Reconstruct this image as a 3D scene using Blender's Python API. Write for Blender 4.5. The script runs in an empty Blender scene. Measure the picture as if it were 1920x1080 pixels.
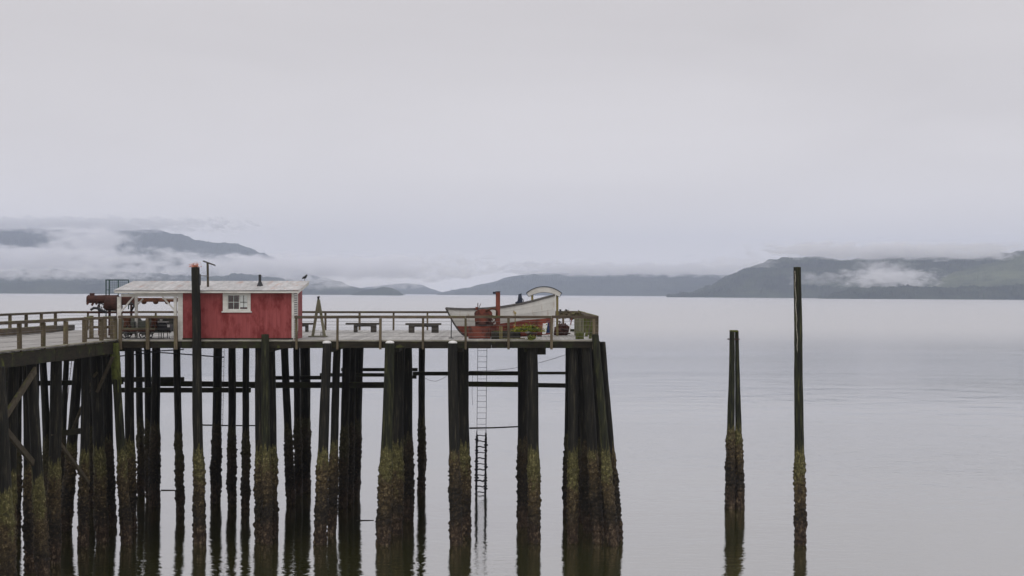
import bpy, bmesh, math, random
from mathutils import Vector, Matrix, noise
random.seed(7)
R = math.radians
sc = bpy.context.scene

# ---------------------------------------------------------------- camera
CZ = 10.95            # eye height above the water
F = 2800.0            # focal length in pixels of the 1920 px wide photograph
HY = 549.0            # row of the optical axis
ROLL = R(0.30)        # the hand-held camera is rolled a little
cam_d = bpy.data.cameras.new('camera'); cam = bpy.data.objects.new('camera', cam_d)
sc.collection.objects.link(cam)
cam_d.sensor_width = 36.0; cam_d.lens = F / 1920 * 36
cam_d.shift_y = (HY - 540) / 1920
cam_d.clip_start = 0.5; cam_d.clip_end = 120000
cam.location = (0, 0, CZ)
cam.rotation_mode = 'QUATERNION'
cam.rotation_quaternion = (Matrix.Rotation(ROLL, 3, 'Y').transposed() @ Matrix.Rotation(R(90), 3, 'X')).to_quaternion()
sc.camera = cam

# ---------------------------------------------------------------- sky, sun, exposure
SUN_EL, SUN_ROT = R(52), R(200)
w = bpy.data.worlds.new('World'); sc.world = w; w.use_nodes = True
nt = w.node_tree; nt.nodes.clear()
wo = nt.nodes.new('ShaderNodeOutputWorld')
sky = nt.nodes.new('ShaderNodeTexSky'); sky.sky_type = 'NISHITA'; sky.sun_disc = False
sky.sun_elevation = SUN_EL; sky.sun_rotation = SUN_ROT
b1 = nt.nodes.new('ShaderNodeBackground'); b1.inputs[1].default_value = 0.05
nt.links.new(sky.outputs[0], b1.inputs[0])
tc = nt.nodes.new('ShaderNodeTexCoord')
mp = nt.nodes.new('ShaderNodeMapping'); mp.inputs['Scale'].default_value = (1.3, 1.3, 5.5)
nt.links.new(tc.outputs['Generated'], mp.inputs[0])
nz = nt.nodes.new('ShaderNodeTexNoise'); nz.inputs['Scale'].default_value = 2.3; nz.inputs['Detail'].default_value = 5
nz.inputs['Roughness'].default_value = 0.45; nz.inputs['Distortion'].default_value = 0.6
nt.links.new(mp.outputs[0], nz.inputs['Vector'])
cr = nt.nodes.new('ShaderNodeValToRGB')
cr.color_ramp.elements[0].position = 0.3; cr.color_ramp.elements[0].color = (0.660, 0.628, 0.632, 1)
cr.color_ramp.elements[1].position = 0.72; cr.color_ramp.elements[1].color = (0.735, 0.702, 0.708, 1)
nt.links.new(nz.outputs[0], cr.inputs[0])
sep = nt.nodes.new('ShaderNodeSeparateXYZ'); nt.links.new(tc.outputs['Generated'], sep.inputs[0])
mr = nt.nodes.new('ShaderNodeMapRange'); mr.interpolation_type = 'SMOOTHSTEP'
mr.inputs[1].default_value = 0.18; mr.inputs[2].default_value = 1.0; mr.inputs[3].default_value = 1.0; mr.inputs[4].default_value = 1.7
nt.links.new(sep.outputs[2], mr.inputs[0])
vm = nt.nodes.new('ShaderNodeVectorMath'); vm.operation = 'SCALE'
m2 = nt.nodes.new('ShaderNodeMapRange'); m2.interpolation_type = 'SMOOTHSTEP'     # paler band of thin cloud low over the sound
m2.inputs[1].default_value = 0.0; m2.inputs[2].default_value = 0.17; m2.inputs[3].default_value = 1.30; m2.inputs[4].default_value = 1.0
nt.links.new(sep.outputs[2], m2.inputs[0])
mm = nt.nodes.new('ShaderNodeMath'); mm.operation = 'MULTIPLY'; nt.links.new(mr.outputs[0], mm.inputs[0]); nt.links.new(m2.outputs[0], mm.inputs[1])
nt.links.new(cr.outputs[0], vm.inputs[0]); nt.links.new(mm.outputs[0], vm.inputs['Scale'])
b2 = nt.nodes.new('ShaderNodeBackground'); b2.inputs[1].default_value = 1.0
nt.links.new(vm.outputs[0], b2.inputs[0])
mx = nt.nodes.new('ShaderNodeMixShader'); mx.inputs[0].default_value = 0.95   # the cloud layer lets a little of the sky through
nt.links.new(b1.outputs[0], mx.inputs[1]); nt.links.new(b2.outputs[0], mx.inputs[2])
nt.links.new(mx.outputs[0], wo.inputs[0])

sd = bpy.data.lights.new('sun', 'SUN'); sd.energy = 0.6; sd.angle = R(25); sd.color = (1, 0.97, 0.93)
so = bpy.data.objects.new('sun', sd); sc.collection.objects.link(so)
dirv = Vector((math.sin(SUN_ROT) * math.cos(SUN_EL), math.cos(SUN_ROT) * math.cos(SUN_EL), math.sin(SUN_EL)))
so.rotation_euler = dirv.to_track_quat('Z', 'Y').to_euler()

sc.view_settings.view_transform = 'Standard'; sc.view_settings.look = 'None'
sc.view_settings.exposure = 0.0; sc.view_settings.gamma = 1.0; sc.view_settings.use_curve_mapping = False
sc.cycles.max_bounces = 10; sc.cycles.diffuse_bounces = 3; sc.cycles.glossy_bounces = 3
sc.cycles.volume_bounces = 8; sc.cycles.transparent_max_bounces = 8
sc.cycles.volume_step_rate = 1.0; sc.cycles.volume_max_steps = 128
sc.cycles.use_denoising = True

# ---------------------------------------------------------------- helpers
DZ = CZ - 88 / 43.0             # top of the pier deck
YF, YB = 65.1, 81.9             # front and back edge of the pier platform
XL, XR = -17.2, 3.77            # left and right edge of the platform
WXL = -24.7                     # far edge of the walkway

def P(px, py, Y):
    return Vector(((px - 960) / F * Y, Y, CZ - (py - HY) / F * Y))
def PX(px, Y): return (px - 960) / F * Y
def PZ(py, Y): return CZ - (py - HY) / F * Y
def far(px, py, Y):             # the same, with the roll of the camera undone
    dx, dy = px - 960, py - HY
    c, s = math.cos(ROLL), math.sin(ROLL)
    u, v = dx * c + dy * s, -dx * s + dy * c
    return Vector((u / F * Y, Y, CZ - v / F * Y))

def link(o): sc.collection.objects.link(o)
TOP = []
def tag(o, label, cat, group=None, pier=True):
    o['label'] = label; o['category'] = cat
    if group: o['group'] = group
    if pier: TOP.append(o)
    return o
def thing(name, label, cat, loc, group=None, pier=True):
    o = bpy.data.objects.new(name, None); o.empty_display_size = 0.3
    o.location = loc; link(o)
    return tag(o, label, cat, group, pier)

def wloc(o):
    v = Vector((0, 0, 0))
    while o is not None:
        v = v + Vector(o.location); o = o.parent
    return v

class MB:
    def __init__(s): s.v = []; s.f = []
    def add(s, vs, fs):
        n = len(s.v); s.v += [tuple(v) for v in vs]; s.f += [tuple(i + n for i in f) for f in fs]; return s
    def box(s, a, b):
        x0, y0, z0 = [min(a[i], b[i]) for i in range(3)]; x1, y1, z1 = [max(a[i], b[i]) for i in range(3)]
        return s.add([(x0, y0, z0), (x1, y0, z0), (x1, y1, z0), (x0, y1, z0), (x0, y0, z1), (x1, y0, z1), (x1, y1, z1), (x0, y1, z1)],
                     [(0, 3, 2, 1), (4, 5, 6, 7), (0, 1, 5, 4), (1, 2, 6, 5), (2, 3, 7, 6), (3, 0, 4, 7)])
    def bar(s, p, q, wd, ht, up=(0, 0, 1)):
        p, q = Vector(p), Vector(q); d = (q - p).normalized(); up = Vector(up)
        if abs(d.dot(up)) > 0.98: up = Vector((0, 1, 0))
        a = d.cross(up).normalized() * wd / 2; b = a.cross(d).normalized() * ht / 2
        vs = [p - a - b, p + a - b, p + a + b, p - a + b, q - a - b, q + a - b, q + a + b, q - a + b]
        return s.add(vs, [(0, 1, 2, 3), (7, 6, 5, 4), (0, 4, 5, 1), (1, 5, 6, 2), (2, 6, 7, 3), (3, 7, 4, 0)])
    def tube(s, pts, r, n=8, cap=True, jit=0, seed=0):
        pts = [Vector(p) for p in pts]; m = len(pts); rs = r if isinstance(r, (list, tuple)) else [r] * m
        vs = []; fs = []
        for i, p in enumerate(pts):
            d = (pts[min(i + 1, m - 1)] - pts[max(i - 1, 0)]).normalized()
            up = Vector((0, 0, 1)) if abs(d.z) < 0.9 else Vector((0, 1, 0))
            a = d.cross(up).normalized(); b = a.cross(d).normalized()
            for k in range(n):
                t = 2 * math.pi * k / n; rr = rs[i]
                if jit: rr *= 1 + jit * noise.noise(Vector((k * 1.7 + seed, i * 0.9, seed * 3.1)))
                vs.append(p + a * math.cos(t) * rr + b * math.sin(t) * rr)
        for i in range(m - 1):
            for k in range(n):
                fs.append((i * n + k, i * n + (k + 1) % n, (i + 1) * n + (k + 1) % n, (i + 1) * n + k))
        if cap: fs.append(tuple(range(n - 1, -1, -1))); fs.append(tuple((m - 1) * n + k for k in range(n)))
        return s.add(vs, fs)
    def prism(s, poly, y0, y1):     # outline in x, z with a depth along y
        n = len(poly); vs = [(x, y0, z) for x, z in poly] + [(x, y1, z) for x, z in poly]
        fs = [tuple(range(n)), tuple(range(2 * n - 1, n - 1, -1))]
        for k in range(n): fs.append((k, k + n, (k + 1) % n + n, (k + 1) % n))
        return s.add(vs, fs)
    def ball(s, c, rx, ry, rz, n=10, m=7, jit=0, seed=0):
        vs = []; fs = []
        for i in range(m + 1):
            ph = math.pi * i / m
            for k in range(n):
                t = 2 * math.pi * k / n; d = Vector((math.sin(ph) * math.cos(t), math.sin(ph) * math.sin(t), math.cos(ph)))
                q = 1 + jit * noise.noise(d * 2 + Vector((seed, seed, 0)))
                vs.append((c[0] + d.x * rx * q, c[1] + d.y * ry * q, c[2] + d.z * rz * q))
        for i in range(m):
            for k in range(n): fs.append((i * n + k, (i + 1) * n + k, (i + 1) * n + (k + 1) % n, i * n + (k + 1) % n))
        return s.add(vs, fs)
    def build(s, name, m, parent=None, smooth=False, bevel=0, kind=None, label=None):
        org = wloc(parent) if parent is not None else Vector((0, 0, 0))
        me = bpy.data.meshes.new(name)
        me.from_pydata([(v[0] - org.x, v[1] - org.y, v[2] - org.z) for v in s.v], [], s.f); me.materials.append(m)
        bm = bmesh.new(); bm.from_mesh(me); bmesh.ops.remove_doubles(bm, verts=bm.verts, dist=1e-5)
        bmesh.ops.recalc_face_normals(bm, faces=bm.faces)
        if bevel: bmesh.ops.bevel(bm, geom=list(bm.edges), offset=bevel, segments=1, affect='EDGES', clamp_overlap=True)
        bm.to_mesh(me); bm.free()
        if smooth:
            for p in me.polygons: p.use_smooth = True
        o = bpy.data.objects.new(name, me); link(o)
        if parent is not None: o.parent = parent
        if kind: o['kind'] = kind
        if label: o['label'] = label
        return o
def pbox(x0, x1, y0, y1, Y, dep):   # box from its outline in the photograph, at its distance and depth
    return MB().box((PX(x0, Y), Y, PZ(y0, Y)), (PX(x1, Y), Y + dep, PZ(y1, Y)))
def ring(c, r, rt, n=18, m=6, axis='Y'):
    b = MB(); vs = []; fs = []
    for i in range(n):
        t = 2 * math.pi * i / n
        for k in range(m):
            u = 2 * math.pi * k / m; q = r + rt * math.cos(u)
            if axis == 'Y': vs.append((c[0] + q * math.cos(t), c[1] + rt * math.sin(u), c[2] + q * math.sin(t)))
            elif axis == 'X': vs.append((c[0] + rt * math.sin(u), c[1] + q * math.cos(t), c[2] + q * math.sin(t)))
            else: vs.append((c[0] + q * math.cos(t), c[1] + q * math.sin(t), c[2] + rt * math.sin(u)))
    for i in range(n):
        for k in range(m): fs.append((i * m + k, ((i + 1) % n) * m + k, ((i + 1) % n) * m + (k + 1) % m, i * m + (k + 1) % m))
    return b.add(vs, fs)

# ---------------------------------------------------------------- materials
def nodes(m):
    m.use_nodes = True; n = m.node_tree; n.nodes.clear()
    out = n.nodes.new('ShaderNodeOutputMaterial'); return n, out
def mat(name, c0, c1, scale=3.0, stretch=(1, 1, 1), rough=0.75, bump=0.3, metal=0.0, c2=None, c2amt=0.5, c2scale=1.2, c2stretch=(1, 1, 1),
        moss=0.0, rand=0.25, spec=0.3, fine=18.0):
    m = bpy.data.materials.new(name); n, out = nodes(m); L = n.links.new
    bs = n.nodes.new('ShaderNodeBsdfPrincipled'); L(bs.outputs[0], out.inputs[0])
    bs.inputs['Roughness'].default_value = rough; bs.inputs['Metallic'].default_value = metal
    bs.inputs['Specular IOR Level'].default_value = spec
    tc = n.nodes.new('ShaderNodeTexCoord'); oi = n.nodes.new('ShaderNodeObjectInfo')
    ad = n.nodes.new('ShaderNodeVectorMath'); ad.operation = 'ADD'
    sc_ = n.nodes.new('ShaderNodeVectorMath'); sc_.operation = 'SCALE'; sc_.inputs[0].default_value = (37, 91, 53)
    L(oi.outputs['Random'], sc_.inputs['Scale']); L(tc.outputs['Object'], ad.inputs[0]); L(sc_.outputs[0], ad.inputs[1])
    mp = n.nodes.new('ShaderNodeMapping'); mp.inputs['Scale'].default_value = stretch; L(ad.outputs[0], mp.inputs[0])
    nz = n.nodes.new('ShaderNodeTexNoise'); nz.inputs['Scale'].default_value = scale; nz.inputs['Detail'].default_value = 8; nz.inputs['Roughness'].default_value = 0.65
    L(mp.outputs[0], nz.inputs['Vector'])
    cr = n.nodes.new('ShaderNodeValToRGB'); cr.color_ramp.elements[0].position = 0.32; cr.color_ramp.elements[1].position = 0.68
    cr.color_ramp.elements[0].color = (*c0, 1); cr.color_ramp.elements[1].color = (*c1, 1); L(nz.outputs[0], cr.inputs[0])
    col = cr.outputs[0]
    def mixc(fac, a, b):
        x = n.nodes.new('ShaderNodeMix'); x.data_type = 'RGBA'; L(fac, x.inputs[0]); L(a, x.inputs[6])
        if isinstance(b, tuple): x.inputs[7].default_value = (*b, 1)
        else: L(b, x.inputs[7])
        return x.outputs[2]
    if c2:
        m2 = n.nodes.new('ShaderNodeMapping'); m2.inputs['Scale'].default_value = c2stretch; L(ad.outputs[0], m2.inputs[0])
        n2 = n.nodes.new('ShaderNodeTexNoise'); n2.inputs['Scale'].default_value = c2scale; n2.inputs['Detail'].default_value = 10; n2.inputs['Roughness'].default_value = 0.7
        L(m2.outputs[0], n2.inputs['Vector'])
        r2 = n.nodes.new('ShaderNodeMapRange'); p = 0.72 - 0.4 * c2amt
        r2.inputs[1].default_value = p - 0.04; r2.inputs[2].default_value = p + 0.08; L(n2.outputs[0], r2.inputs[0])
        col = mixc(r2.outputs[0], col, c2)
    if moss:
        ge = n.nodes.new('ShaderNodeNewGeometry'); sp = n.nodes.new('ShaderNodeSeparateXYZ'); L(ge.outputs['Normal'], sp.inputs[0])
        n3 = n.nodes.new('ShaderNodeTexNoise'); n3.inputs['Scale'].default_value = 2.2; n3.inputs['Detail'].default_value = 9; L(ad.outputs[0], n3.inputs['Vector'])
        ma = n.nodes.new('ShaderNodeMath'); ma.operation = 'MULTIPLY_ADD'; ma.inputs[1].default_value = 0.22; L(sp.outputs[2], ma.inputs[0]); L(n3.outputs[0], ma.inputs[2])
        r3 = n.nodes.new('ShaderNodeMapRange'); p = 0.8 - 0.35 * moss; r3.inputs[1].default_value = p - 0.06; r3.inputs[2].default_value = p + 0.12
        L(ma.outputs[0], r3.inputs[0])
        n4 = n.nodes.new('ShaderNodeTexNoise'); n4.inputs['Scale'].default_value = 14; L(ad.outputs[0], n4.inputs['Vector'])
        c4 = n.nodes.new('ShaderNodeValToRGB'); c4.color_ramp.elements[0].color = (0.035, 0.045, 0.012, 1); c4.color_ramp.elements[1].color = (0.16, 0.17, 0.035, 1)
        L(n4.outputs[0], c4.inputs[0]); col = mixc(r3.outputs[0], col, c4.outputs[0])
    if rand:
        hs = n.nodes.new('ShaderNodeHueSaturation'); mm = n.nodes.new('ShaderNodeMapRange')
        mm.inputs[3].default_value = 1 - rand; mm.inputs[4].default_value = 1 + rand; L(oi.outputs['Random'], mm.inputs[0])
        L(mm.outputs[0], hs.inputs['Value']); L(col, hs.inputs['Color']); col = hs.outputs[0]
    L(col, bs.inputs['Base Color'])
    if bump:
        nb = n.nodes.new('ShaderNodeTexNoise'); nb.inputs['Scale'].default_value = fine; nb.inputs['Detail'].default_value = 6; L(mp.outputs[0], nb.inputs['Vector'])
        bp = n.nodes.new('ShaderNodeBump'); bp.inputs['Strength'].default_value = bump; bp.inputs['Distance'].default_value = 0.02
        L(nb.outputs[0], bp.inputs['Height']); L(bp.outputs[0], bs.inputs['Normal'])
    return m
M = {}
M['deck'] = mat('weathered_deck', (0.20, 0.195, 0.185), (0.42, 0.415, 0.40), 2.5, (6, 0.5, 6), 0.6, 0.3, rand=0.22, c2=(0.10, 0.10, 0.075), c2amt=0.25, c2scale=0.8)
M['deckx'] = mat('weathered_walkway', (0.18, 0.175, 0.165), (0.38, 0.37, 0.355), 2.5, (0.5, 6, 6), 0.6, 0.3, rand=0.25, c2=(0.10, 0.10, 0.075), c2amt=0.25, c2scale=0.8)
M['edge'] = mat('pale_edge_board', (0.16, 0.15, 0.12), (0.40, 0.38, 0.33), 3, (0.6, 0.6, 5), 0.8, 0.3, moss=0.3, rand=0.15)
M['dark'] = mat('creosote_timber', (0.014, 0.013, 0.010), (0.040, 0.036, 0.026), 3, (1, 1, 1), 0.85, 0.5, moss=0.25, c2=(0.035, 0.04, 0.014), c2amt=0.45, c2scale=0.7, rand=0.3)
M['fascia'] = mat('mossy_fascia_timber', (0.010, 0.0095, 0.007), (0.030, 0.024, 0.015), 3, (0.6, 1, 4), 0.9, 0.6, moss=0.36, c2=(0.026, 0.031, 0.011), c2amt=0.42, c2scale=0.9, rand=0.3)
M['brace'] = mat('brown_brace_timber', (0.035, 0.028, 0.018), (0.09, 0.075, 0.05), 3, (2, 2, 2), 0.85, 0.5, moss=0.2, rand=0.2)
M['rail'] = mat('weathered_rail_wood', (0.055, 0.042, 0.030), (0.135, 0.105, 0.075), 3, (0.7, 0.7, 4), 0.85, 0.5, moss=0.42, rand=0.25)
M['post'] = mat('weathered_post_wood', (0.06, 0.048, 0.030), (0.16, 0.13, 0.085), 3, (4, 4, 0.7), 0.85, 0.5, moss=0.38, rand=0.25)
M['bench'] = mat('dark_bench_wood', (0.03, 0.027, 0.024), (0.075, 0.066, 0.055), 4, (1, 4, 4), 0.8, 0.4)
M['aframe'] = mat('lichen_grey_green_wood', (0.12, 0.12, 0.075), (0.26, 0.25, 0.17), 3, (4, 4, 0.8), 0.85, 0.4, moss=0.2)
M['red'] = mat('faded_red_paint', (0.225, 0.042, 0.042), (0.315, 0.074, 0.073), 1.6, (6, 6, 0.5), 0.65, 0.15, rand=0, c2=(0.17, 0.022, 0.022), c2amt=0.5, c2scale=1.1, c2stretch=(1.6, 1.6, 0.8))
M['white'] = mat('weathered_white_paint', (0.50, 0.49, 0.45), (0.70, 0.69, 0.66), 2.5, (1, 1, 2), 0.6, 0.15, rand=0.06, c2=(0.30, 0.28, 0.23), c2amt=0.18, c2scale=2.2)
M['roof'] = mat('oxidised_roof_sheet', (0.29, 0.29, 0.29), (0.52, 0.52, 0.52), 2.6, (2.2, 0.5, 1), 0.5, 0.1, metal=0.0, rand=0.14, c2=(0.36, 0.23, 0.19), c2amt=0.33, c2scale=1.1, c2stretch=(2.5, 0.5, 1))
M['rust'] = mat('rusty_iron', (0.045, 0.020, 0.012), (0.13, 0.050, 0.026), 5, (1, 1, 1), 0.85, 0.5, c2=(0.035, 0.018, 0.013), c2amt=0.4, c2scale=3)
M['redrust'] = mat('red_rusty_iron', (0.11, 0.030, 0.020), (0.21, 0.062, 0.040), 3, (1, 1, 1), 0.8, 0.4, rand=0.1, c2=(0.05, 0.022, 0.016), c2amt=0.5, c2scale=2.6)
M['darkrust'] = mat('dark_rusty_iron', (0.030, 0.016, 0.014), (0.09, 0.035, 0.025), 5, (1, 1, 1), 0.8, 0.5)
M['black'] = mat('black_metal', (0.012, 0.013, 0.015), (0.03, 0.032, 0.036), 6, (1, 1, 1), 0.5, 0.2)
M['bluedark'] = mat('dark_blue_metal', (0.015, 0.022, 0.04), (0.035, 0.045, 0.07), 6, (1, 1, 1), 0.5, 0.2)
M['green'] = mat('dark_green_painted_steel', (0.018, 0.05, 0.045), (0.035, 0.085, 0.075), 6, (1, 1, 1), 0.6, 0.2)
M['mosspile'] = None
M['hullwhite'] = mat('chalky_white_hull_paint', (0.50, 0.50, 0.47), (0.66, 0.655, 0.62), 1.5, (1, 1, 1), 0.6, 0.1, rand=0, c2=(0.37, 0.30, 0.23), c2amt=0.26, c2scale=2.2, c2stretch=(2.5, 1, 0.5))
M['hullred'] = mat('red_bottom_paint', (0.15, 0.036, 0.025), (0.27, 0.068, 0.044), 2.2, (1, 1, 1), 0.75, 0.2, rand=0, c2=(0.10, 0.035, 0.022), c2amt=0.4, c2scale=1.6)
M['gun'] = mat('grey_gunwale_wood', (0.05, 0.048, 0.045), (0.13, 0.125, 0.12), 4, (1, 4, 4), 0.8, 0.3)
M['yellowpost'] = mat('mossy_yellow_post', (0.16, 0.135, 0.05), (0.30, 0.25, 0.11), 4, (3, 3, 1), 0.8, 0.3)
M['ggreen'] = mat('grey_green_board', (0.085, 0.095, 0.08), (0.15, 0.16, 0.135), 2, (3, 3, 1), 0.8, 0.2)
M['lime'] = mat('lime_moss', (0.035, 0.04, 0.012), (0.11, 0.125, 0.03), 7, (1, 1, 0.6), 0.95, 0.9)
M['leaf'] = mat('yellow_green_leaf', (0.16, 0.20, 0.015), (0.42, 0.42, 0.05), 30, (1, 1, 1), 0.6, 0.0)
M['darkleaf'] = mat('green_leaf', (0.04, 0.08, 0.015), (0.10, 0.16, 0.03), 30, (1, 1, 1), 0.6, 0.0)
M['redleaf'] = mat('orange_red_petal', (0.42, 0.08, 0.03), (0.60, 0.16, 0.06), 30, (1, 1, 1), 0.6, 0.0)
M['salmon'] = mat('salmon_petal', (0.62, 0.20, 0.12), (0.75, 0.34, 0.22), 30, (1, 1, 1), 0.6, 0.0)
M['blue'] = mat('deep_blue_cloth', (0.008, 0.02, 0.07), (0.015, 0.035, 0.12), 8, (1, 1, 1), 0.7, 0.1)
M['cap'] = mat('white_pile_cap', (0.55, 0.55, 0.54), (0.75, 0.75, 0.73), 6, (1, 1, 1), 0.5, 0.1, rand=0.05)
M['wire'] = mat('galvanised_wire', (0.14, 0.14, 0.14), (0.28, 0.28, 0.28), 6, (1, 1, 1), 0.5, 0.0, metal=0.3)
M['curtain'] = mat('pale_curtain_cloth', (0.74, 0.76, 0.75), (0.86, 0.87, 0.86), 6, (6, 6, 0.5), 0.8, 0.2)
M['room'] = mat('dark_room_interior', (0.04, 0.035, 0.03), (0.08, 0.07, 0.06), 2)
M['lead'] = mat('grey_stone_bowl', (0.18, 0.17, 0.16), (0.30, 0.29, 0.27), 8)

gl = bpy.data.materials.new('window_glass'); n, out = nodes(gl)
tr = n.nodes.new('ShaderNodeBsdfTransparent'); tr.inputs[0].default_value = (0.98, 0.99, 0.985, 1)
gg = n.nodes.new('ShaderNodeBsdfGlossy'); gg.inputs['Roughness'].default_value = 0.03
fl_ = n.nodes.new('ShaderNodeLayerWeight'); fr = n.nodes.new('ShaderNodeMapRange'); fr.inputs[1].default_value = 0.2; fr.inputs[3].default_value = 0.05; fr.inputs[4].default_value = 0.55; n.links.new(fl_.outputs['Facing'], fr.inputs[0])
ms = n.nodes.new('ShaderNodeMixShader'); n.links.new(fr.outputs[0], ms.inputs[0]); n.links.new(tr.outputs[0], ms.inputs[1]); n.links.new(gg.outputs[0], ms.inputs[2])
n.links.new(ms.outputs[0], out.inputs[0]); M['glass'] = gl

def pile_material(name, greenish, growth_tone=1.0):
    m = bpy.data.materials.new(name); n, out = nodes(m); L = n.links.new
    bs = n.nodes.new('ShaderNodeBsdfPrincipled'); L(bs.outputs[0], out.inputs[0]); bs.inputs['Roughness'].default_value = 0.75
    bs.inputs['Specular IOR Level'].default_value = 0.3
    ge = n.nodes.new('ShaderNodeNewGeometry'); sp = n.nodes.new('ShaderNodeSeparateXYZ'); L(ge.outputs['Position'], sp.inputs[0])
    def nzf(scale, st, detail=8, rough=0.65):
        mp = n.nodes.new('ShaderNodeMapping'); mp.inputs['Scale'].default_value = st; L(ge.outputs['Position'], mp.inputs[0])
        z = n.nodes.new('ShaderNodeTexNoise'); z.inputs['Scale'].default_value = scale; z.inputs['Detail'].default_value = detail; z.inputs['Roughness'].default_value = rough
        L(mp.outputs[0], z.inputs['Vector']); return z.outputs[0]
    def ramp(fac, stops):
        r = n.nodes.new('ShaderNodeValToRGB'); e = r.color_ramp.elements
        while len(e) < len(stops): e.new(0.5)
        for i, (p, c) in enumerate(stops): e[i].position = p; e[i].color = (*c, 1)
        L(fac, r.inputs[0]); return r.outputs[0]
    def mix(f, a, b):
        x = n.nodes.new('ShaderNodeMix'); x.data_type = 'RGBA'; L(f, x.inputs[0]); L(a, x.inputs[6]); L(b, x.inputs[7]); return x.outputs[2]
    # jagged tide line: height + vertical streak noise
    st = nzf(5.0, (2.2, 2.2, 0.15), 4)
    ma = n.nodes.new('ShaderNodeMath'); ma.operation = 'MULTIPLY_ADD'; ma.inputs[1].default_value = 1.7; L(st, ma.inputs[0]); L(sp.outputs[2], ma.inputs[2])
    zz = ma.outputs[0]     # about z + 0.45
    def step(lo, hi):
        r = n.nodes.new('ShaderNodeMapRange'); r.inputs[1].default_value = lo; r.inputs[2].default_value = hi; L(zz, r.inputs[0]); return r.outputs[0]
    g = greenish
    wood = ramp(nzf(4.0, (3, 3, 0.22)), [(0.36, (0.004, 0.004, 0.0035)), (0.54, (0.012 + 0.008 * g, 0.0115 + 0.012 * g, 0.008)), (0.68, (0.048 + 0.03 * g, 0.042 + 0.035 * g, 0.028))])
    k = growth_tone
    big = nzf(2.6, (1, 1, 0.8), 3)
    mossb = ramp(nzf(12.0, (1, 1, 0.6), 5, 0.85), [(0.34, (0.016, 0.016, 0.008)), (0.47, (0.030 + 0.030 * k, 0.026 + 0.028 * k, 0.012 + 0.008 * k)), (0.57, (0.045 + 0.065 * k, 0.042 + 0.062 * k, 0.018 + 0.014 * k)), (0.67, (0.12 + 0.30 * k, 0.10 + 0.25 * k, 0.06 + 0.13 * k))])
    brown = ramp(nzf(10.0, (1, 1, 0.8), 5, 0.85), [(0.36, (0.010, 0.008, 0.005)), (0.48, (0.030 + 0.012 * k, 0.021 + 0.008 * k, 0.010 + 0.004 * k)), (0.58, (0.04 + 0.05 * k, 0.030 + 0.036 * k, 0.016 + 0.012 * k)), (0.68, (0.12 + 0.26 * k, 0.10 + 0.20 * k, 0.06 + 0.11 * k))])
    weed = ramp(nzf(9.0, (1, 1, 1), 5, 0.85), [(0.42, (0.007, 0.006, 0.0045)), (0.56, (0.022, 0.016, 0.009)), (0.63, (0.05 + 0.03 * k, 0.038 + 0.02 * k, 0.022 + 0.01 * k)), (0.71, (0.22 + 0.08 * k, 0.18 + 0.07 * k, 0.12 + 0.05 * k))])
    foot = ramp(nzf(8.0, (1, 1, 0.5), 5, 0.8), [(0.44, (0.020, 0.013, 0.008)), (0.54, (0.045, 0.028, 0.016)), (0.66, (0.07 + 0.13 * k, 0.05 + 0.10 * k, 0.035 + 0.06 * k))])
    c = mix(step(1.5, 1.95), foot, weed)
    ma2 = n.nodes.new('ShaderNodeMath'); ma2.operation = 'MULTIPLY_ADD'; ma2.inputs[1].default_value = 2.4; L(big, ma2.inputs[0]); L(zz, ma2.inputs[2])
    oi = n.nodes.new('ShaderNodeObjectInfo'); ma3 = n.nodes.new('ShaderNodeMath'); ma3.operation = 'MULTIPLY_ADD'; ma3.inputs[1].default_value = -1.7
    L(oi.outputs['Random'], ma3.inputs[0]); L(ma2.outputs[0], ma3.inputs[2])
    ma4 = n.nodes.new('ShaderNodeMath'); ma4.operation = 'ADD'; ma4.inputs[1].default_value = 0.65; L(ma3.outputs[0], ma4.inputs[0]); ma2 = ma4
    def step2(lo, hi):
        r = n.nodes.new('ShaderNodeMapRange'); r.inputs[1].default_value = lo + 1.5; r.inputs[2].default_value = hi + 1.5; L(ma2.outputs[0], r.inputs[0]); return r.outputs[0]
    c = mix(step2(1.9, 3.0), c, brown)
    c = mix(step2(3.4, 3.9), c, mossb)
    c = mix(step(4.90, 5.02), c, wood)
    L(c, bs.inputs['Base Color'])
    bp = n.nodes.new('ShaderNodeBump'); bp.inputs['Strength'].default_value = 0.8; bp.inputs['Distance'].default_value = 0.03
    L(nzf(24.0, (1, 1, 0.6), 6, 0.7), bp.inputs['Height']); L(bp.outputs[0], bs.inputs['Normal'])
    return m
M['pile'] = pile_material('tidal_pile', 0.0)
M['pile_green'] = pile_material('green_stained_tidal_pile', 0.8)
M['pile_shade'] = pile_material('shade_darkened_pile', 0.0, 0.12)  # darker copy of the pile material, shade among inner rows put into its colour

# ---------------------------------------------------------------- water
wm = bpy.data.materials.new('calm_sea_water'); n, out = nodes(wm); L = n.links.new
ge = n.nodes.new('ShaderNodeNewGeometry')
def wnoise(scale, st, det, dist=0.0):
    mp = n.nodes.new('ShaderNodeMapping'); mp.inputs['Scale'].default_value = st; L(ge.outputs['Position'], mp.inputs[0])
    z = n.nodes.new('ShaderNodeTexNoise'); z.inputs['Scale'].default_value = scale; z.inputs['Detail'].default_value = det; z.inputs['Distortion'].default_value = dist
    L(mp.outputs[0], z.inputs['Vector']); return z.outputs[0]
def wmath(op, a, b):
    x = n.nodes.new('ShaderNodeMath'); x.operation = op
    for i, q in enumerate((a, b)):
        if isinstance(q, (int, float)): x.inputs[i].default_value = q
        else: L(q, x.inputs[i])
    return x.outputs[0]
rip = wnoise(1.5, (0.8, 1.5, 1), 4, 0.3)
swell = wnoise(0.22, (0.5, 1.1, 1), 2)
patch = wnoise(0.012, (0.35, 1.3, 1), 3)
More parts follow.
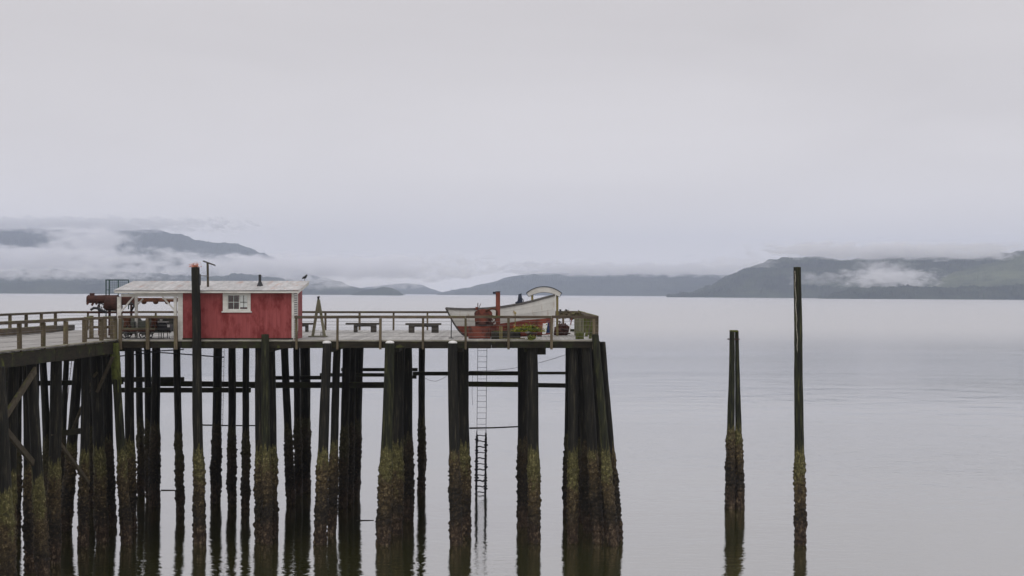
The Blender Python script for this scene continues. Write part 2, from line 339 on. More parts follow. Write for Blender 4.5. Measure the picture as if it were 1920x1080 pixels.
pr = n.nodes.new('ShaderNodeMapRange'); pr.inputs[1].default_value = 0.42; pr.inputs[2].default_value = 0.66; pr.inputs[3].default_value = 0.6; pr.inputs[4].default_value = 1.9
L(patch, pr.inputs[0])
h = wmath('ADD', wmath('MULTIPLY', wmath('MULTIPLY', rip, 0.020), pr.outputs[0]), wmath('MULTIPLY', swell, 0.035))
cat = n.nodes.new('ShaderNodeMapRange'); cat.inputs[1].default_value = 0.50; cat.inputs[2].default_value = 0.60; L(wnoise(0.006, (0.4, 1.6, 1), 2), cat.inputs[0])
h = wmath('ADD', h, wmath('MULTIPLY', wmath('MULTIPLY', wnoise(0.35, (0.45, 0.5, 1), 3), 0.15), cat.outputs[0]))
bp = n.nodes.new('ShaderNodeBump'); bp.inputs['Strength'].default_value = 0.75; bp.inputs['Distance'].default_value = 1.0
L(h, bp.inputs['Height'])
# the breeze roughens the open water away from the sheltered shallows by the pier
spw = n.nodes.new('ShaderNodeSeparateXYZ'); L(ge.outputs['Position'], spw.inputs[0])
br = n.nodes.new('ShaderNodeMapRange'); br.interpolation_type = 'SMOOTHSTEP'; br.inputs[1].default_value = 84; br.inputs[2].default_value = 520; br.inputs[3].default_value = 0.015; br.inputs[4].default_value = 0.23
L(spw.outputs[1], br.inputs[0])
lw = n.nodes.new('ShaderNodeLayerWeight'); lw.inputs['Blend'].default_value = 0.5
pw_ = wmath('POWER', lw.outputs['Facing'], 0.9)
df = n.nodes.new('ShaderNodeBsdfDiffuse'); df.inputs[0].default_value = (0.070, 0.074, 0.018, 1)
gs = n.nodes.new('ShaderNodeBsdfGlossy');  L(bp.outputs[0], gs.inputs['Normal']); L(br.outputs[0], gs.inputs['Roughness'])
mx = n.nodes.new('ShaderNodeMixShader'); L(pw_, mx.inputs[0]); L(df.outputs[0], mx.inputs[1]); L(gs.outputs[0], mx.inputs[2])
L(mx.outputs[0], out.inputs[0])
b = MB(); b.add([(-40000, -3000, 0), (40000, -3000, 0), (40000, 60000, 0), (-40000, 60000, 0)], [(0, 1, 2, 3)])
o = b.build('water', wm); o['kind'] = 'structure'

# ---------------------------------------------------------------- hills
def hill_material(name, c0, c1):
    m = bpy.data.materials.new(name); n, out = nodes(m); L = n.links.new
    bs = n.nodes.new('ShaderNodeBsdfPrincipled'); bs.inputs['Roughness'].default_value = 1; bs.inputs['Specular IOR Level'].default_value = 0
    L(bs.outputs[0], out.inputs[0])
    ge = n.nodes.new('ShaderNodeNewGeometry')
    z = n.nodes.new('ShaderNodeTexNoise'); z.inputs['Scale'].default_value = 0.006; z.inputs['Detail'].default_value = 9; z.inputs['Roughness'].default_value = 0.7
    L(ge.outputs['Position'], z.inputs['Vector'])
    r = n.nodes.new('ShaderNodeValToRGB'); r.color_ramp.elements[0].position = 0.35; r.color_ramp.elements[1].position = 0.68
    r.color_ramp.elements[0].color = (*c0, 1); r.color_ramp.elements[1].color = (*c1, 1)
    L(z.outputs[0], r.inputs[0]); L(r.outputs[0], bs.inputs['Base Color']); return m
forest = hill_material('conifer_forest', (0.007, 0.013, 0.012), (0.055, 0.068, 0.040))
logged = hill_material('pale_green_hillside', (0.040, 0.052, 0.032), (0.135, 0.150, 0.085))
def interp(pts, x):
    if x <= pts[0][0]: return pts[0][1]
    for (x0, y0), (x1, y1) in zip(pts, pts[1:]):
        if x <= x1:
            t = (x - x0) / (x1 - x0); t = t * t * (3 - 2 * t) * 0.5 + t * 0.5
            return y0 + (y1 - y0) * t
    return pts[-1][1]
def hill(pts, dshore, depth, m, jag=0.8, step=1.5, rows=22, seed=0):
    x0, x1 = pts[0][0], pts[-1][0]; nu = int((x1 - x0) / step) + 1
    vs = []; fs = []; nr = rows + 6
    for i in range(nu):
        px = x0 + i * step
        sk = far(px, interp(pts, px), dshore + depth); hr = max(sk.z, 0.5)
        for j in range(nr):
            v = j / rows; D = dshore + depth * v
            x = sk.x / (dshore + depth) * D
            ridge = noise.fractal(Vector((x * 0.0022 + seed, D * 0.0022, seed)), 0.9, 2.1, 5)
            if v <= 1: prof = (v ** 0.75)
            else: prof = max(1 - (v - 1) * 2.6, 0)
            q = math.sin(min(v, 1) * math.pi)
            z = hr * prof * (1 + 0.30 * ridge * q) - 3 * (1 - min(v * 12, 1))
            tree = (noise.noise(Vector((x * 0.012, D * 0.008, seed + 4))) * 2.6 + noise.noise(Vector((x * 0.04, D * 0.02, seed + 4))) * 1.6 + abs(noise.noise(Vector((x * 0.16, D * 0.07, seed)))) * 2.4) * jag * D / F
            z += tree * min(v * 8, 1) * (1 if v <= 1 else 0.5)
            vs.append((x, D + (0 if j else 0) + ridge * depth * 0.02, z))
    for i in range(nu - 1):
        for j in range(nr - 1):
            a = i * nr + j; fs.append((a, a + nr, a + nr + 1, a + 1))
    o = MB().add(vs, fs).build('hill', m, smooth=False); o['kind'] = 'structure'
    return o
hill([(1250, 557), (1290, 551), (1330, 538), (1350, 526), (1375, 515), (1400, 503), (1420, 495), (1440, 489), (1500, 486), (1540, 483), (1580, 487), (1610, 484), (1650, 476), (1720, 474), (1800, 480), (1850, 479), (1890, 473), (1920, 469), (2100, 452), (2500, 470), (3100, 500), (3700, 590)], 4400, 900, forest, 2.0, seed=1)
hill([(1690, 556), (1740, 530), (1800, 508), (1850, 494), (1890, 482), (1920, 475), (2100, 458), (2500, 500), (2800, 580)], 4150, 620, logged, 1.2, seed=7)
hill([(1535, 561), (1570, 547), (1600, 540), (1700, 538), (1760, 540), (1850, 536), (1920, 534), (2100, 529), (2600, 545), (3000, 585)], 3800, 220, forest, 2.0, rows=10, seed=2)
hill([(820, 553), (840, 547), (870, 541), (920, 530), (950, 521), (990, 515), (1060, 512), (1130, 511), (1200, 512), (1300, 513), (1450, 520), (1700, 570)], 6600, 1200, forest, 1.0, seed=3)
hill([(540, 556), (600, 546), (660, 543), (700, 537), (760, 531), (790, 534), (812, 543), (840, 551)], 8200, 1200, forest, 0.3, seed=4)
hill([(420, 520), (540, 545), (570, 538), (590, 532), (620, 525), (640, 527), (655, 536), (680, 541), (700, 545), (730, 550), (760, 553)], 5600, 500, forest, 0.5, rows=12, seed=5)
hill([(660, 551), (680, 545), (700, 542), (715, 539), (735, 540), (748, 546), (756, 552)], 4900, 250, forest, 0.5, rows=8, seed=6)
hill([(-2000, 560), (-1500, 505), (-800, 490), (-260, 500), (0, 511), (40, 506), (100, 508), (150, 511), (175, 520), (200, 514), (240, 510), (300, 514), (380, 520), (450, 515), (500, 518), (560, 530), (600, 542), (640, 549)], 5400, 700, forest, 1.8, seed=8)
hill([(-900, 565), (-500, 530), (0, 531), (90, 528), (160, 533), (230, 531), (320, 537), (420, 545)], 4900, 250, forest, 0.6, rows=8, seed=11)
hill([(-2600, 560), (-1700, 470), (-1000, 420), (-400, 415), (0, 430), (60, 428), (110, 431), (160, 436), (230, 432), (290, 431), (340, 440), (370, 450), (400, 455), (440, 457), (470, 465), (485, 473), (530, 490), (600, 520), (700, 548)], 7000, 1500, forest, 1.2, seed=9)

# ---------------------------------------------------------------- air and fog banks
hz = bpy.data.materials.new('pale_sea_air'); n, out = nodes(hz)
pv = n.nodes.new('ShaderNodeVolumePrincipled'); pv.inputs['Color'].default_value = (0.71, 0.80, 1.0, 1); pv.inputs['Density'].default_value = 0.000105
pv.inputs['Anisotropy'].default_value = 0.2
n.links.new(pv.outputs[0], out.inputs['Volume'])
o = MB().box((-12000, -60, -1.5), (12000, 11000, 430)).build('haze', hz); o['kind'] = 'stuff'

def fog(px0, px1, py0, py1, Y, thick, dens, nscale=1.6, thr=0.0, seed=0.0, soft=0.8):
    a = far(px0, py0, Y); c = far(px1, py1, Y)
    cx, cz = (a.x + c.x) / 2, (a.z + c.z) / 2; sx, sz = abs(c.x - a.x) / 2, abs(a.z - c.z) / 2
    me = bpy.data.meshes.new('fog_bank'); bb = MB().box((-1, -1, -1), (1, 1, 1)); me.from_pydata(bb.v, [], bb.f)
    o = bpy.data.objects.new('fog_bank', me); link(o); o['kind'] = 'stuff'
    o.location = (cx, Y, cz); o.scale = (sx, thick / 2, sz)
    m = bpy.data.materials.new('fog_bank_vapour'); n, out = nodes(m); L = n.links.new
    tc = n.nodes.new('ShaderNodeTexCoord')
    sq = n.nodes.new('ShaderNodeVectorMath'); sq.operation = 'MULTIPLY'; L(tc.outputs['Object'], sq.inputs[0]); L(tc.outputs['Object'], sq.inputs[1])
    ln = n.nodes.new('ShaderNodeVectorMath'); ln.operation = 'LENGTH'; L(sq.outputs[0], ln.inputs[0])
    mp = n.nodes.new('ShaderNodeMapping'); mp.inputs['Scale'].default_value = (sx / sz * 0.45, 1.0, 1.0); mp.inputs['Location'].default_value = (seed, seed * 2, seed); L(tc.outputs['Object'], mp.inputs[0])
    z = n.nodes.new('ShaderNodeTexNoise'); z.inputs['Scale'].default_value = nscale; z.inputs['Detail'].default_value = 6; z.inputs['Roughness'].default_value = 0.62; z.inputs['Distortion'].default_value = 0.4; L(mp.outputs[0], z.inputs['Vector'])
    # 1 - length + (noise - .5)
    s1 = n.nodes.new('ShaderNodeMath'); s1.operation = 'SUBTRACT'; L(z.outputs[0], s1.inputs[0]); s1.inputs[1].default_value = 0.5
    s2 = n.nodes.new('ShaderNodeMath'); s2.operation = 'MULTIPLY_ADD'; L(s1.outputs[0], s2.inputs[0]); s2.inputs[1].default_value = 3.2
    s3 = n.nodes.new('ShaderNodeMath'); s3.operation = 'SUBTRACT'; s3.inputs[0].default_value = 0.62 - thr; L(ln.outputs['Value'], s3.inputs[1]); L(s3.outputs[0], s2.inputs[2])
    mr = n.nodes.new('ShaderNodeMapRange'); mr.interpolation_type = 'SMOOTHSTEP'; mr.inputs[1].default_value = 0; mr.inputs[2].default_value = soft; mr.inputs[4].default_value = dens
    L(s2.outputs[0], mr.inputs[0])
    pv = n.nodes.new('ShaderNodeVolumePrincipled'); pv.inputs['Color'].default_value = (0.98, 0.98, 1.0, 1)
    L(mr.outputs[0], pv.inputs['Density']); L(pv.outputs[0], out.inputs['Volume'])
    m.cycles.volume_step_rate = 0.35
    me.materials.append(m); return o
fog(-500, 420, 452, 520, 6450, 600, 0.016, 1.7, seed=1)
fog(180, 1000, 470, 532, 6480, 500, 0.022, 1.5, seed=2)
fog(60, 270, 418, 486, 6800, 500, 0.012, 2.2, seed=3)
fog(-500, 560, 400, 440, 7900, 700, 0.009, 1.8, seed=4)
fog(1555, 1785, 498, 546, 4330, 200, 0.018, 2.6, seed=5.3)
fog(1590, 1720, 484, 530, 4345, 160, 0.010, 2.4, seed=9.1)
fog(1360, 2000, 450, 491, 4800, 500, 0.022, 1.6, seed=6)
fog(840, 1600, 488, 523, 7000, 700, 0.014, 1.5, seed=7)
fog(-1900, -350, 450, 522, 6500, 600, 0.016, 1.7, seed=21)
fog(1850, 3400, 440, 500, 5000, 600, 0.016, 1.6, seed=22)
fog(480, 860, 512, 546, 5350, 300, 0.006, 1.8, seed=15)
fog(1470, 1600, 505, 540, 4350, 150, 0.006, 1.6, seed=8)
fog(-300, 420, 496, 530, 5250, 250, 0.012, 2.4, seed=12)
fog(1290, 1480, 478, 506, 4700, 300, 0.004, 1.8, seed=13)

# ---------------------------------------------------------------- piles
def pile_bm(xt, zt, xb, Y, rt, rb, seed, sides=22, Yb=None, zlow=-0.6, rough=1.0, step=0.05):
    """tapered trunk from the sea bed up to zt; mussels and weed swell it between the tide marks"""
    Yb = Y if Yb is None else Yb
    m = int((zt - zlow) / step) + 1; vs = []; fs = []
    tl = 4.15 + 0.25 * noise.noise(Vector((seed, 0, 0)))
    for i in range(m):
        z = zlow + (zt - zlow) * i / (m - 1); t = z / zt
        cx = xb + (xt - xb) * t; cy = Yb + (Y - Yb) * t; r = rb + (rt - rb) * t
        bend = 0.035 * noise.noise(Vector((seed * 2.3, z * 0.25, 1))); cx += bend
        e = 0
        if z < tl:
            e = min((tl - z) / 0.9, 1) * (0.6 + 0.4 * min(max((z + 0.3) / 1.2, 0), 1))
        for k in range(sides):
            a = 2 * math.pi * k / sides; ca, sa = math.cos(a), math.sin(a)
            q = Vector((ca * r * 3, sa * r * 3, z * 0.5 + seed * 7))
            d = 0.012 * noise.noise(q * 2) + 0.008 * noise.noise(Vector((ca * 6, sa * 6, z * 0.3 + seed)))
            if e > 0:
                p2 = Vector((ca * r * 6.5 + seed, sa * r * 6.5, z * 3.6)); p3 = Vector((ca * r * 15, sa * r * 15 + seed, z * 9.5))
                d += e * rough * (0.010 + 0.085 * abs(noise.noise(p2)) + 0.085 * noise.noise(p3) + 0.05 * noise.noise(p3 * 1.9) + 0.06 * noise.noise(Vector((ca, sa, z * 1.1 + seed))))
            vs.append((cx + ca * (r + d), cy + sa * (r + d), z))
    for i in range(m - 1):
        for k in range(sides):
            fs.append((i * sides + k, i * sides + (k + 1) % sides, (i + 1) * sides + (k + 1) % sides, (i + 1) * sides + k))
    # worn, uneven head
    n0 = (m - 1) * sides; vs.append((cx + 0.02, cy, zt + 0.015)); c = len(vs) - 1
    for k in range(sides): fs.append((n0 + k, n0 + (k + 1) % sides, c))
    b = MB(); b.add(vs, fs); return b
def ppile(name, xt, xb, Y, dt, db, parent, m=None, top=None, yref=1020, seed=None, label=None, rough=1.0):
    """pile from its centre line in the photograph: xt at the deck, xb at the foot"""
    zt = (DZ - 0.30) if top is None else top
    if m is None and Y > 66.8 and Y not in (67.5, 68): m = M['pile_shade']  # piles behind the front row get the copy with shade in its colour
    wl = HY + CZ * F / Y; yb = min(yref, wl)
    ztr, zbr = PZ(653, Y), PZ(yb, Y); x1, x0 = PX(xt, Y), PX(xb, Y)
    sl = (x1 - x0) / (ztr - zbr); X0 = x0 - sl * zbr; XT = X0 + sl * zt
    b = pile_bm(XT, zt, X0, Y, dt / 2 / F * Y, db / 2 / F * Y * 0.92, seed if seed is not None else xt * 0.37 + Y, rough=rough)
    o = b.build(name, m or M['pile'], parent, smooth=True, label=label); return o, XT

pier = thing('pier', 'wooden pier platform on tall barnacled piles carrying the red cabin and white boat', 'pier', ((XL + XR) / 2, YF, DZ))
walk = thing('walkway', 'timber walkway on dark piles joining the pier from the left', 'pier walkway', (-20.9, 60, DZ))

# deck planks of the platform, running away from the front edge
me = bpy.data.meshes.new('plank'); L_ = (YB - YF) / 2
bm = bmesh.new(); bmesh.ops.create_cube(bm, size=1)
for v in bm.verts: v.co = Vector((v.co.x * 0.19, v.co.y * (L_ - 0.01), v.co.z * 0.07))
bmesh.ops.bevel(bm, geom=list(bm.edges), offset=0.006, segments=1, affect='EDGES'); bm.to_mesh(me); bm.free(); me.materials.append(M['deck'])
npl = int((XR - XL) / 0.2); pw = (XR - XL) / npl
for i in range(npl):
    off = random.uniform(-0.0, 0.0)
    for j in range(2):
        o = bpy.data.objects.new('plank', me); link(o); o.parent = pier
        o.location = (XL + pw * (i + 0.5) - pier.location.x, YF + L_ * (j + 0.5) - YF, -0.035 + random.uniform(-0.006, 0.004))
        o.rotation_euler = (0, random.uniform(-0.012, 0.012), random.uniform(-0.0006, 0.0006))
# planks of the walkway, across it
WY0 = 40.0; nw = 150; pwy = (YB - WY0) / nw
me = bpy.data.meshes.new('plank'); bm = bmesh.new(); bmesh.ops.create_cube(bm, size=1)
for v in bm.verts: v.co = Vector((v.co.x * 7.4, v.co.y * (pwy - 0.012), v.co.z * 0.07))
bmesh.ops.bevel(bm, geom=list(bm.edges), offset=0.006, segments=1, affect='EDGES'); bm.to_mesh(me); bm.free(); me.materials.append(M['deckx'])
def wedge_x(Y): return XL - 0.02 if Y >= YF else XL - 0.02 - (YF - Y) * 0.038
for i in range(nw):
    y = WY0 + pwy * (i + 0.5); xr = wedge_x(y)
    o = bpy.data.objects.new('plank', me); link(o); o.parent = walk
    o.location = (xr - 3.7 + random.uniform(-0.02, 0) + 20.9, y - 60, -0.035 + random.uniform(-0.006, 0.004))

# fascia timbers in front, in lengths with open joints
xs = [XL + 0.05, -14.4, -9.6, -5.2, -0.9, XR]
for i in range(5):
    MB().box((xs[i] + 0.006, YF - 0.02 - 0.012 * (i % 2), DZ - 0.365 - 0.01 * (i % 2)), (xs[i + 1] - 0.006, YF + 0.26, DZ - 0.075)).build('fascia_beam', M['fascia'], pier, bevel=0.012)
for i in range(5):
    MB().box((xs[i] + 0.004, YF - 0.035, DZ - 0.068), (xs[i + 1] - 0.004, YF - 0.008, DZ - 0.012 + 0.004 * (i % 2))).build('edge_board', M['edge'], pier, bevel=0.004)
MB().box((XR - 0.02, YF + 0.3, DZ - 0.365), (XR + 0.1, YB, DZ - 0.075)).build('side_beam', M['fascia'], pier, bevel=0.012)
MB().box((XL, YB - 0.24, DZ - 0.365), (XR, YB - 0.02, DZ - 0.075)).build('back_beam', M['dark'], pier, bevel=0.012)
for k in range(9):
    y = YF + 1.7 + k * 1.75
    MB().box((XL + 0.05, y, DZ - 0.30), (XR - 0.1, y + 0.15, DZ - 0.074)).build('stringer', M['dark'], pier)
for x in (497, 615, 740, 860, 990, 1105):
    X = PX(x, YF)
    MB().box((X - 0.16, YF + 0.5, DZ - 0.56), (X + 0.16, YB - 0.35, DZ - 0.302)).build('cap_beam', M['dark'], pier, bevel=0.01)
pbox(1000, 1023.5, 652, 665, 66.2, 0.3).build('cap_beam', M['dark'], pier, bevel=0.01)

# piles of the platform: x at the deck, x at the foot, distance, width at top, width at foot
PL = [(1075, 1074, 65.5, 17, 20), (1099, 1122, 65.45, 18, 21), (1067, 1063, 73, 13, 15), (1086, 1092, 71, 17, 18),
      (1108, 1106, 75, 17, 18), (1090, 1103, 68.3, 18, 20), (1113, 1133, 67.2, 17, 20), (1122, 1138, 69, 16, 18), (1070, 1080, 79, 14, 16),
      (998, 1002, 65.5, 20, 23), (980, 980, 70, 19, 20), (990, 991, 78, 15, 17),
      (867, 871, 67.5, 23, 24), (866, 866, 78, 15, 17),
      (747, 742, 67.5, 24, 25), (763, 765, 72, 19, 21), (756, 757, 79, 14, 16), (791, 790, 81.6, 12, 14),
      (632, 622, 67.5, 14, 17), (650, 643, 76, 15, 17), (671, 664, 80, 22, 22), (662, 655, 77.5, 12, 15),
      (487, 489, 65.5, 17, 22), (507, 511, 66.6, 18, 22), (498, 500, 75, 14, 17),
      (534, 545, 77, 14, 16), (556, 560, 80, 12, 14), (572, 572, 81.6, 19, 21),
      (462, 460, 74, 12, 15), (435, 435, 76, 14, 16), (409, 404, 77.5, 16, 19),
      (331, 338, 73, 13, 15), (293, 289, 76, 15, 22), (276, 281, 78, 12, 15), (260, 265, 80, 12, 14), (242, 246, 68, 17, 20)]
for xt, xb, Y, dt, db in PL:
    ppile('pile', xt, xb, Y, dt, db, pier)
capped = []
for xt, xb, dt, db in ((613, 600, 16.5, 24), (731, 718, 17.5, 27), (849, 855, 17.5, 23)):
    o, X = ppile('pile', xt, xb, 64.82, dt, db, pier, M['pile_green'] if xt == 731 else None, top=PZ(643.5, 64.82), label='pile standing just in front of the edge beam under a white cap')
    X = PX(xt, 64.82); z = PZ(643.5, 64.82)
    b = MB(); b.ball((X, 64.82, z + 0.02), 0.195, 0.195, 0.095, 16, 8); b.build('pile_cap', M['cap'], o, smooth=True)
ppile('pile', 497, 501, 64.75, 14, 18, pier, M['pile_green'], top=PZ(627, 64.75), label='mossy pile head rising above the deck in front of the red cabin wall')
ppile('pile', 1118, 1150, 64.9, 13, 21, pier, M['pile_green'], top=PZ(627, 64.9), label='corner pile with its head above the deck')
ppile('pile', 1131, 1160, 66.2, 11, 16, pier, M['pile'], top=PZ(641, 66.2))
# horizontal timbers between the piles
def hb(x0, x1, y0, y1, Y, y0b=None, dep=0.22, m=None, par=None, r=0.0):
    ya, yb = (y0 + y1) / 2, (y0b if y0b is not None else (y0 + y1) / 2)
    h_ = abs(y1 - y0) / F * Y
    p, q = P(x0, ya, Y), P(x1, yb, Y)
    MB().bar(p, q, dep, h_).build('cross_beam', m or M['dark'], par or pier, bevel=0.01)
hb(222, 345, 707, 716, 79.5); hb(222, 470, 727, 736, 76.5); hb(296, 478, 714, 724, 80.3, 721)
hb(470, 722, 716.5, 727.5, 76, 722); hb(515, 606, 705, 712, 80.4, 708); hb(600, 724, 699.5, 706, 79.5, 703); hb(640, 783, 690, 696, 80.6, 693)
hb(774, 842, 697, 704, 80.4); hb(770, 781, 704, 710, 79)
hb(842, 972, 696.5, 704, 79, 700); hb(842, 972, 715, 724.5, 76.5, 721); hb(1000, 1066, 697, 702, 79); hb(1000, 1066, 718, 726, 76.5, 723)
MB().tube([P(880, 803, 79), P(925, 802, 79), P(972, 800, 79)], 0.04, 7, jit=0.6).build('cross_pole', M['dark'], pier)
MB().tube([P(378, 797, 78), P(430, 798, 78), P(480, 798, 78)], 0.035, 7, jit=0.5).build('cross_pole', M['dark'], pier)
# sagging ropes and pipes under the deck
def rope(name, pts, r, m, par): MB().tube([P(*p) for p in pts], r, 5).build(name, m, par)
rope('rope', [(1063, 664, 79), (1040, 672, 79), (1005, 682, 79), (960, 691, 79), (925, 695, 79), (880, 696, 79)], 0.012, M['black'], pier)
rope('rope', [(792, 706, 81), (805, 713, 81), (817, 715, 81), (830, 710, 81), (838, 704, 81)], 0.010, M['black'], pier)
rope('pipe', [(222, 656, 72), (262, 657, 72), (300, 661, 72), (345, 664, 72), (420, 670, 72)], 0.03, M['black'], pier)
rope('pipe', [(222, 668, 74), (262, 664, 74), (300, 658, 74), (345, 655, 74)], 0.03, M['black'], pier)
rope('rope', [(886, 704, 80), (885, 735, 80), (886, 760, 80)], 0.010, M['black'], pier)

# walkway: beams, piles, braces
b = MB()
def wy(Y): return wedge_x(Y)
ys = [40, 45.5, 51.3, 57.2, 62.0, YF - 0.06]
for i in range(5):
    a, c = ys[i], ys[i + 1]; b = MB()
    b.bar((wy(a) - 0.08, a + 0.01, DZ - 0.33), (wy(c) - 0.08, c - 0.01, DZ - 0.33), 0.24, 0.50 + 0.02 * (i % 2)); b.build('edge_beam', M['fascia'], walk, bevel=0.015)
    b = MB(); b.bar((wy(a) + 0.02, a + 0.01, DZ + 0.012), (wy(c) + 0.02, c - 0.01, DZ + 0.012), 0.16, 0.05); b.build('edge_board', M['edge'], walk, bevel=0.006)
for k in range(6):
    x = -24.4 + k * 1.2
    MB().box((x, 40, DZ - 0.36), (x + 0.2, YB - 0.1, DZ - 0.074)).build('stringer', M['dark'], walk)
for y in (45.6, 51.6, 55.6, 60.1, 64.6, 70.2, 75.8, 81.3):
    MB().box((-24.9, y - 0.17, DZ - 0.70), (wy(y) - 0.22, y + 0.17, DZ - 0.362)).build('cap_beam', M['dark'], walk, bevel=0.012)
WL = [(-6, 12, 51.5, 26, 32, 0), (57, 77, 55.5, 19, 25, 0), (49, 56, 58, 15, 22, 0), (105, 101, 60, 21, 26, 0), (79, 96, 69, 13, 18, 0),
      (27, 15, 56.5, 20, 26, 0), (2, 1, 62, 14, 18, 0), (149, 122, 68, 17, 23, 0), (161, 157, 64, 15, 20, 0), (38, 31, 67, 10, 13, 0), (68, 66, 72, 9, 13, 0), (126, 113, 74, 10, 13, 0), (179, 192, 65.0, 21, 24, 0),
      (199, 206, 69.5, 17, 22, 0), (14, 8, 74, 12, 15, 0), (171, 172, 75.5, 9, 13, 0), (190, 196, 78, 14, 17, 0), (101, 103, 76, 12, 16, 0)]
for xt, xb, Y, dt, db, g in WL: ppile('pile', xt, xb, Y, dt, db, walk, top=DZ - 0.42 if Y > 52 else DZ - 0.5)
for k in range(4):      # the rest of the row, towards the shore and out of the frame
    for X in (-18.5, -21.3, -24.2):
        b = pile_bm(X + 0.1, DZ - 0.4, X - 0.15, 42 + k * 4.5 if X > -19 else 44 + k * 5.5, 0.2, 0.24, k * 3 + X, step=0.12)
        if X < -19 or k < 2: b.build('pile', M['pile'], walk, smooth=True)
mossm = mat('lime_mossed_pile', (0.02, 0.022, 0.010), (0.17, 0.19, 0.03), 2.2, (2, 2, 0.5), 0.95, 0.9, rand=0, fine=12)
o, _ = ppile('pile', 215, 238, 64.6, 15, 20, walk, M['pile_green'], top=DZ - 0.1, label='corner pile coated in bright lime green moss')
b = pile_bm(0, 1, 0, 0, 0.1, 0.1, 1)   # moss sheet hugging the head of that pile
zt = DZ - 0.12; Yp = 64.6
vs = []; fs = []
for i in range(40):
    z = zt - 2.5 * i / 39; t = (z - PZ(1020, Yp)) / (PZ(653, Yp) - PZ(1020, Yp)); cx = PX(238, Yp) + (PX(215, Yp) - PX(238, Yp)) * t
    for k in range(18):
        a = 2 * math.pi * k / 18; cut = max(0, noise.noise(Vector((math.cos(a) * 2, math.sin(a) * 2, 3.3)))) * 1.2
        fade = 1 if z > zt - 1.6 - cut else 0.0
        rr = 0.185 + 0.035 * fade * (0.4 + abs(noise.noise(Vector((math.cos(a) * 4, math.sin(a) * 4, z * 5))))) - 0.03 * (1 - fade)
        vs.append((cx + math.cos(a) * rr, Yp + math.sin(a) * rr, z))
for i in range(39):
    for k in range(18): fs.append((i * 18 + k, i * 18 + (k + 1) % 18, (i + 1) * 18 + (k + 1) % 18, (i + 1) * 18 + k))
mo = MB().add(vs, fs).build('moss', M['lime'], o, smooth=True)
def brace(x0, y0, x1, y1, Y, w_, m=None, Yb=None): MB().bar(P(x0, y0, Y), P(x1, y1, Yb or Y), 0.10, w_ / F * Y, up=(0, 1, 0.001)).build('diagonal_brace', m or M['brace'], walk, bevel=0.01)
brace(66, 694, 4, 790, 55.2, 15, Yb=51.8); brace(-6, 786, 62, 868, 51.2, 14, Yb=55.1); brace(212, 668, 182, 735, 64.1, 11); brace(180, 700, 136, 806, 64.7, 9, Yb=67.8); brace(98, 812, 166, 905, 59.8, 9, Yb=63.8)
hbm = M['dark']
MB().bar(P(118, 812, 67), P(168, 806, 67), 0.16, 0.26).build('cross_beam', hbm, walk, bevel=0.01)
MB().bar(P(-10, 720, 70), P(230, 716, 76), 0.16, 0.24).build('cross_beam', hbm, walk, bevel=0.01)

# ---------------------------------------------------------------- railings
def railing(label, p0, p1, posts, joints, group='weathered timber railings', drop=0.42, out=Vector((0, -1, 0)), post_w=0.105, wires=True, h=1.05):
    p0, p1 = Vector(p0), Vector(p1); t = thing('railing', label, 'railing', (p0 + p1) / 2)
    d = (p1 - p0).normalized()
    for q in posts:
        c = p0 + d * q; w2 = post_w * random.uniform(0.9, 1.12)
        ln = random.uniform(-0.012, 0.012)
        MB().bar(c + Vector((0, 0, -drop)), c + Vector((ln, ln, h - 0.12)), w2, w2, up=(0, 1, 0)).build('post', M['post'], t, bevel=0.008)
    js = [0] + joints + [(p1 - p0).length]
    for a, b_ in zip(js, js[1:]):
        za, zb = random.uniform(-0.012, 0.012), random.uniform(-0.012, 0.012)
        MB().bar(p0 + d * (a + 0.004) + Vector((0, 0, h - 0.06 + za)), p0 + d * (b_ - 0.004) + Vector((0, 0, h - 0.06 + zb)), 0.15, 0.115).build('rail', M['rail'], t, bevel=0.01)
    if wires:
        for k in range(5):
            z = 0.14 + k * 0.165
            MB().tube([p0 + Vector((0, 0, z)), p1 + Vector((0, 0, z))], 0.0045, 4).build('wire', M['wire'], t)
    return t
fy = YF - 0.075
x0, x1 = PX(552, fy), PX(1122, fy)
pp = [PX(x, fy) - x0 for x in (556, 632.5, 713, 793, 873, 953.5, 1034, 1113)]
railing('mossy railing along the front edge right of the red cabin', (x0, fy, DZ), (x1, fy, DZ), pp, [pp[2], pp[4], pp[6]])
x0, x1 = PX(222, fy), PX(333, fy)
railing('short railing in front of the open white shelter', (x0, fy, DZ), (x1, fy, DZ), [PX(x, fy) - x0 for x in (225.5, 277, 330)], [], post_w=0.14)
xr = XR - 0.06
railing('green mossy railing down the right end of the pier', (xr, YF + 0.08, DZ), (xr, YB - 0.1, DZ), [0.06 + 1.83 * k for k in range(10)], [5.55, 11.04], wires=False, post_w=0.12)
ly = YB - 0.06
bp_ = [PX(x, ly) for x in range(-1, 0)]
posts = [PX(674 + 63.7 * k, ly) - WXL for k in range(-9, 7)]
posts = [q for q in posts if 0 <= q <= xr - WXL]
railing('long far railing along the back edge of the pier', (WXL, ly, DZ), (xr - 0.1, ly, DZ), posts, posts[2::3], drop=0.3)
# walkway near side
wp = [43.9, 46.4, 48.8, 51.2, 53.7, 56.1, 58.6, 60.9, 63.1, 65.0]
w0 = Vector((wedge_x(42) - 0.05, 42, DZ)); w1 = Vector((wedge_x(65.05) - 0.05, 65.05, DZ))
railing('walkway railing on the near side, rising towards the left edge', w0, w1, [(y - 42) * 1.0007 for y in wp], [6.8, 14.1], post_w=0.15, drop=0.1)
railing('walkway railing on the far side, left of the rusty machine', (WXL, 56, DZ), (WXL, ly - 0.12, DZ), [0.3 + 2.45 * k for k in range(11)], [7.65, 15.0], post_w=0.14, drop=0.1)

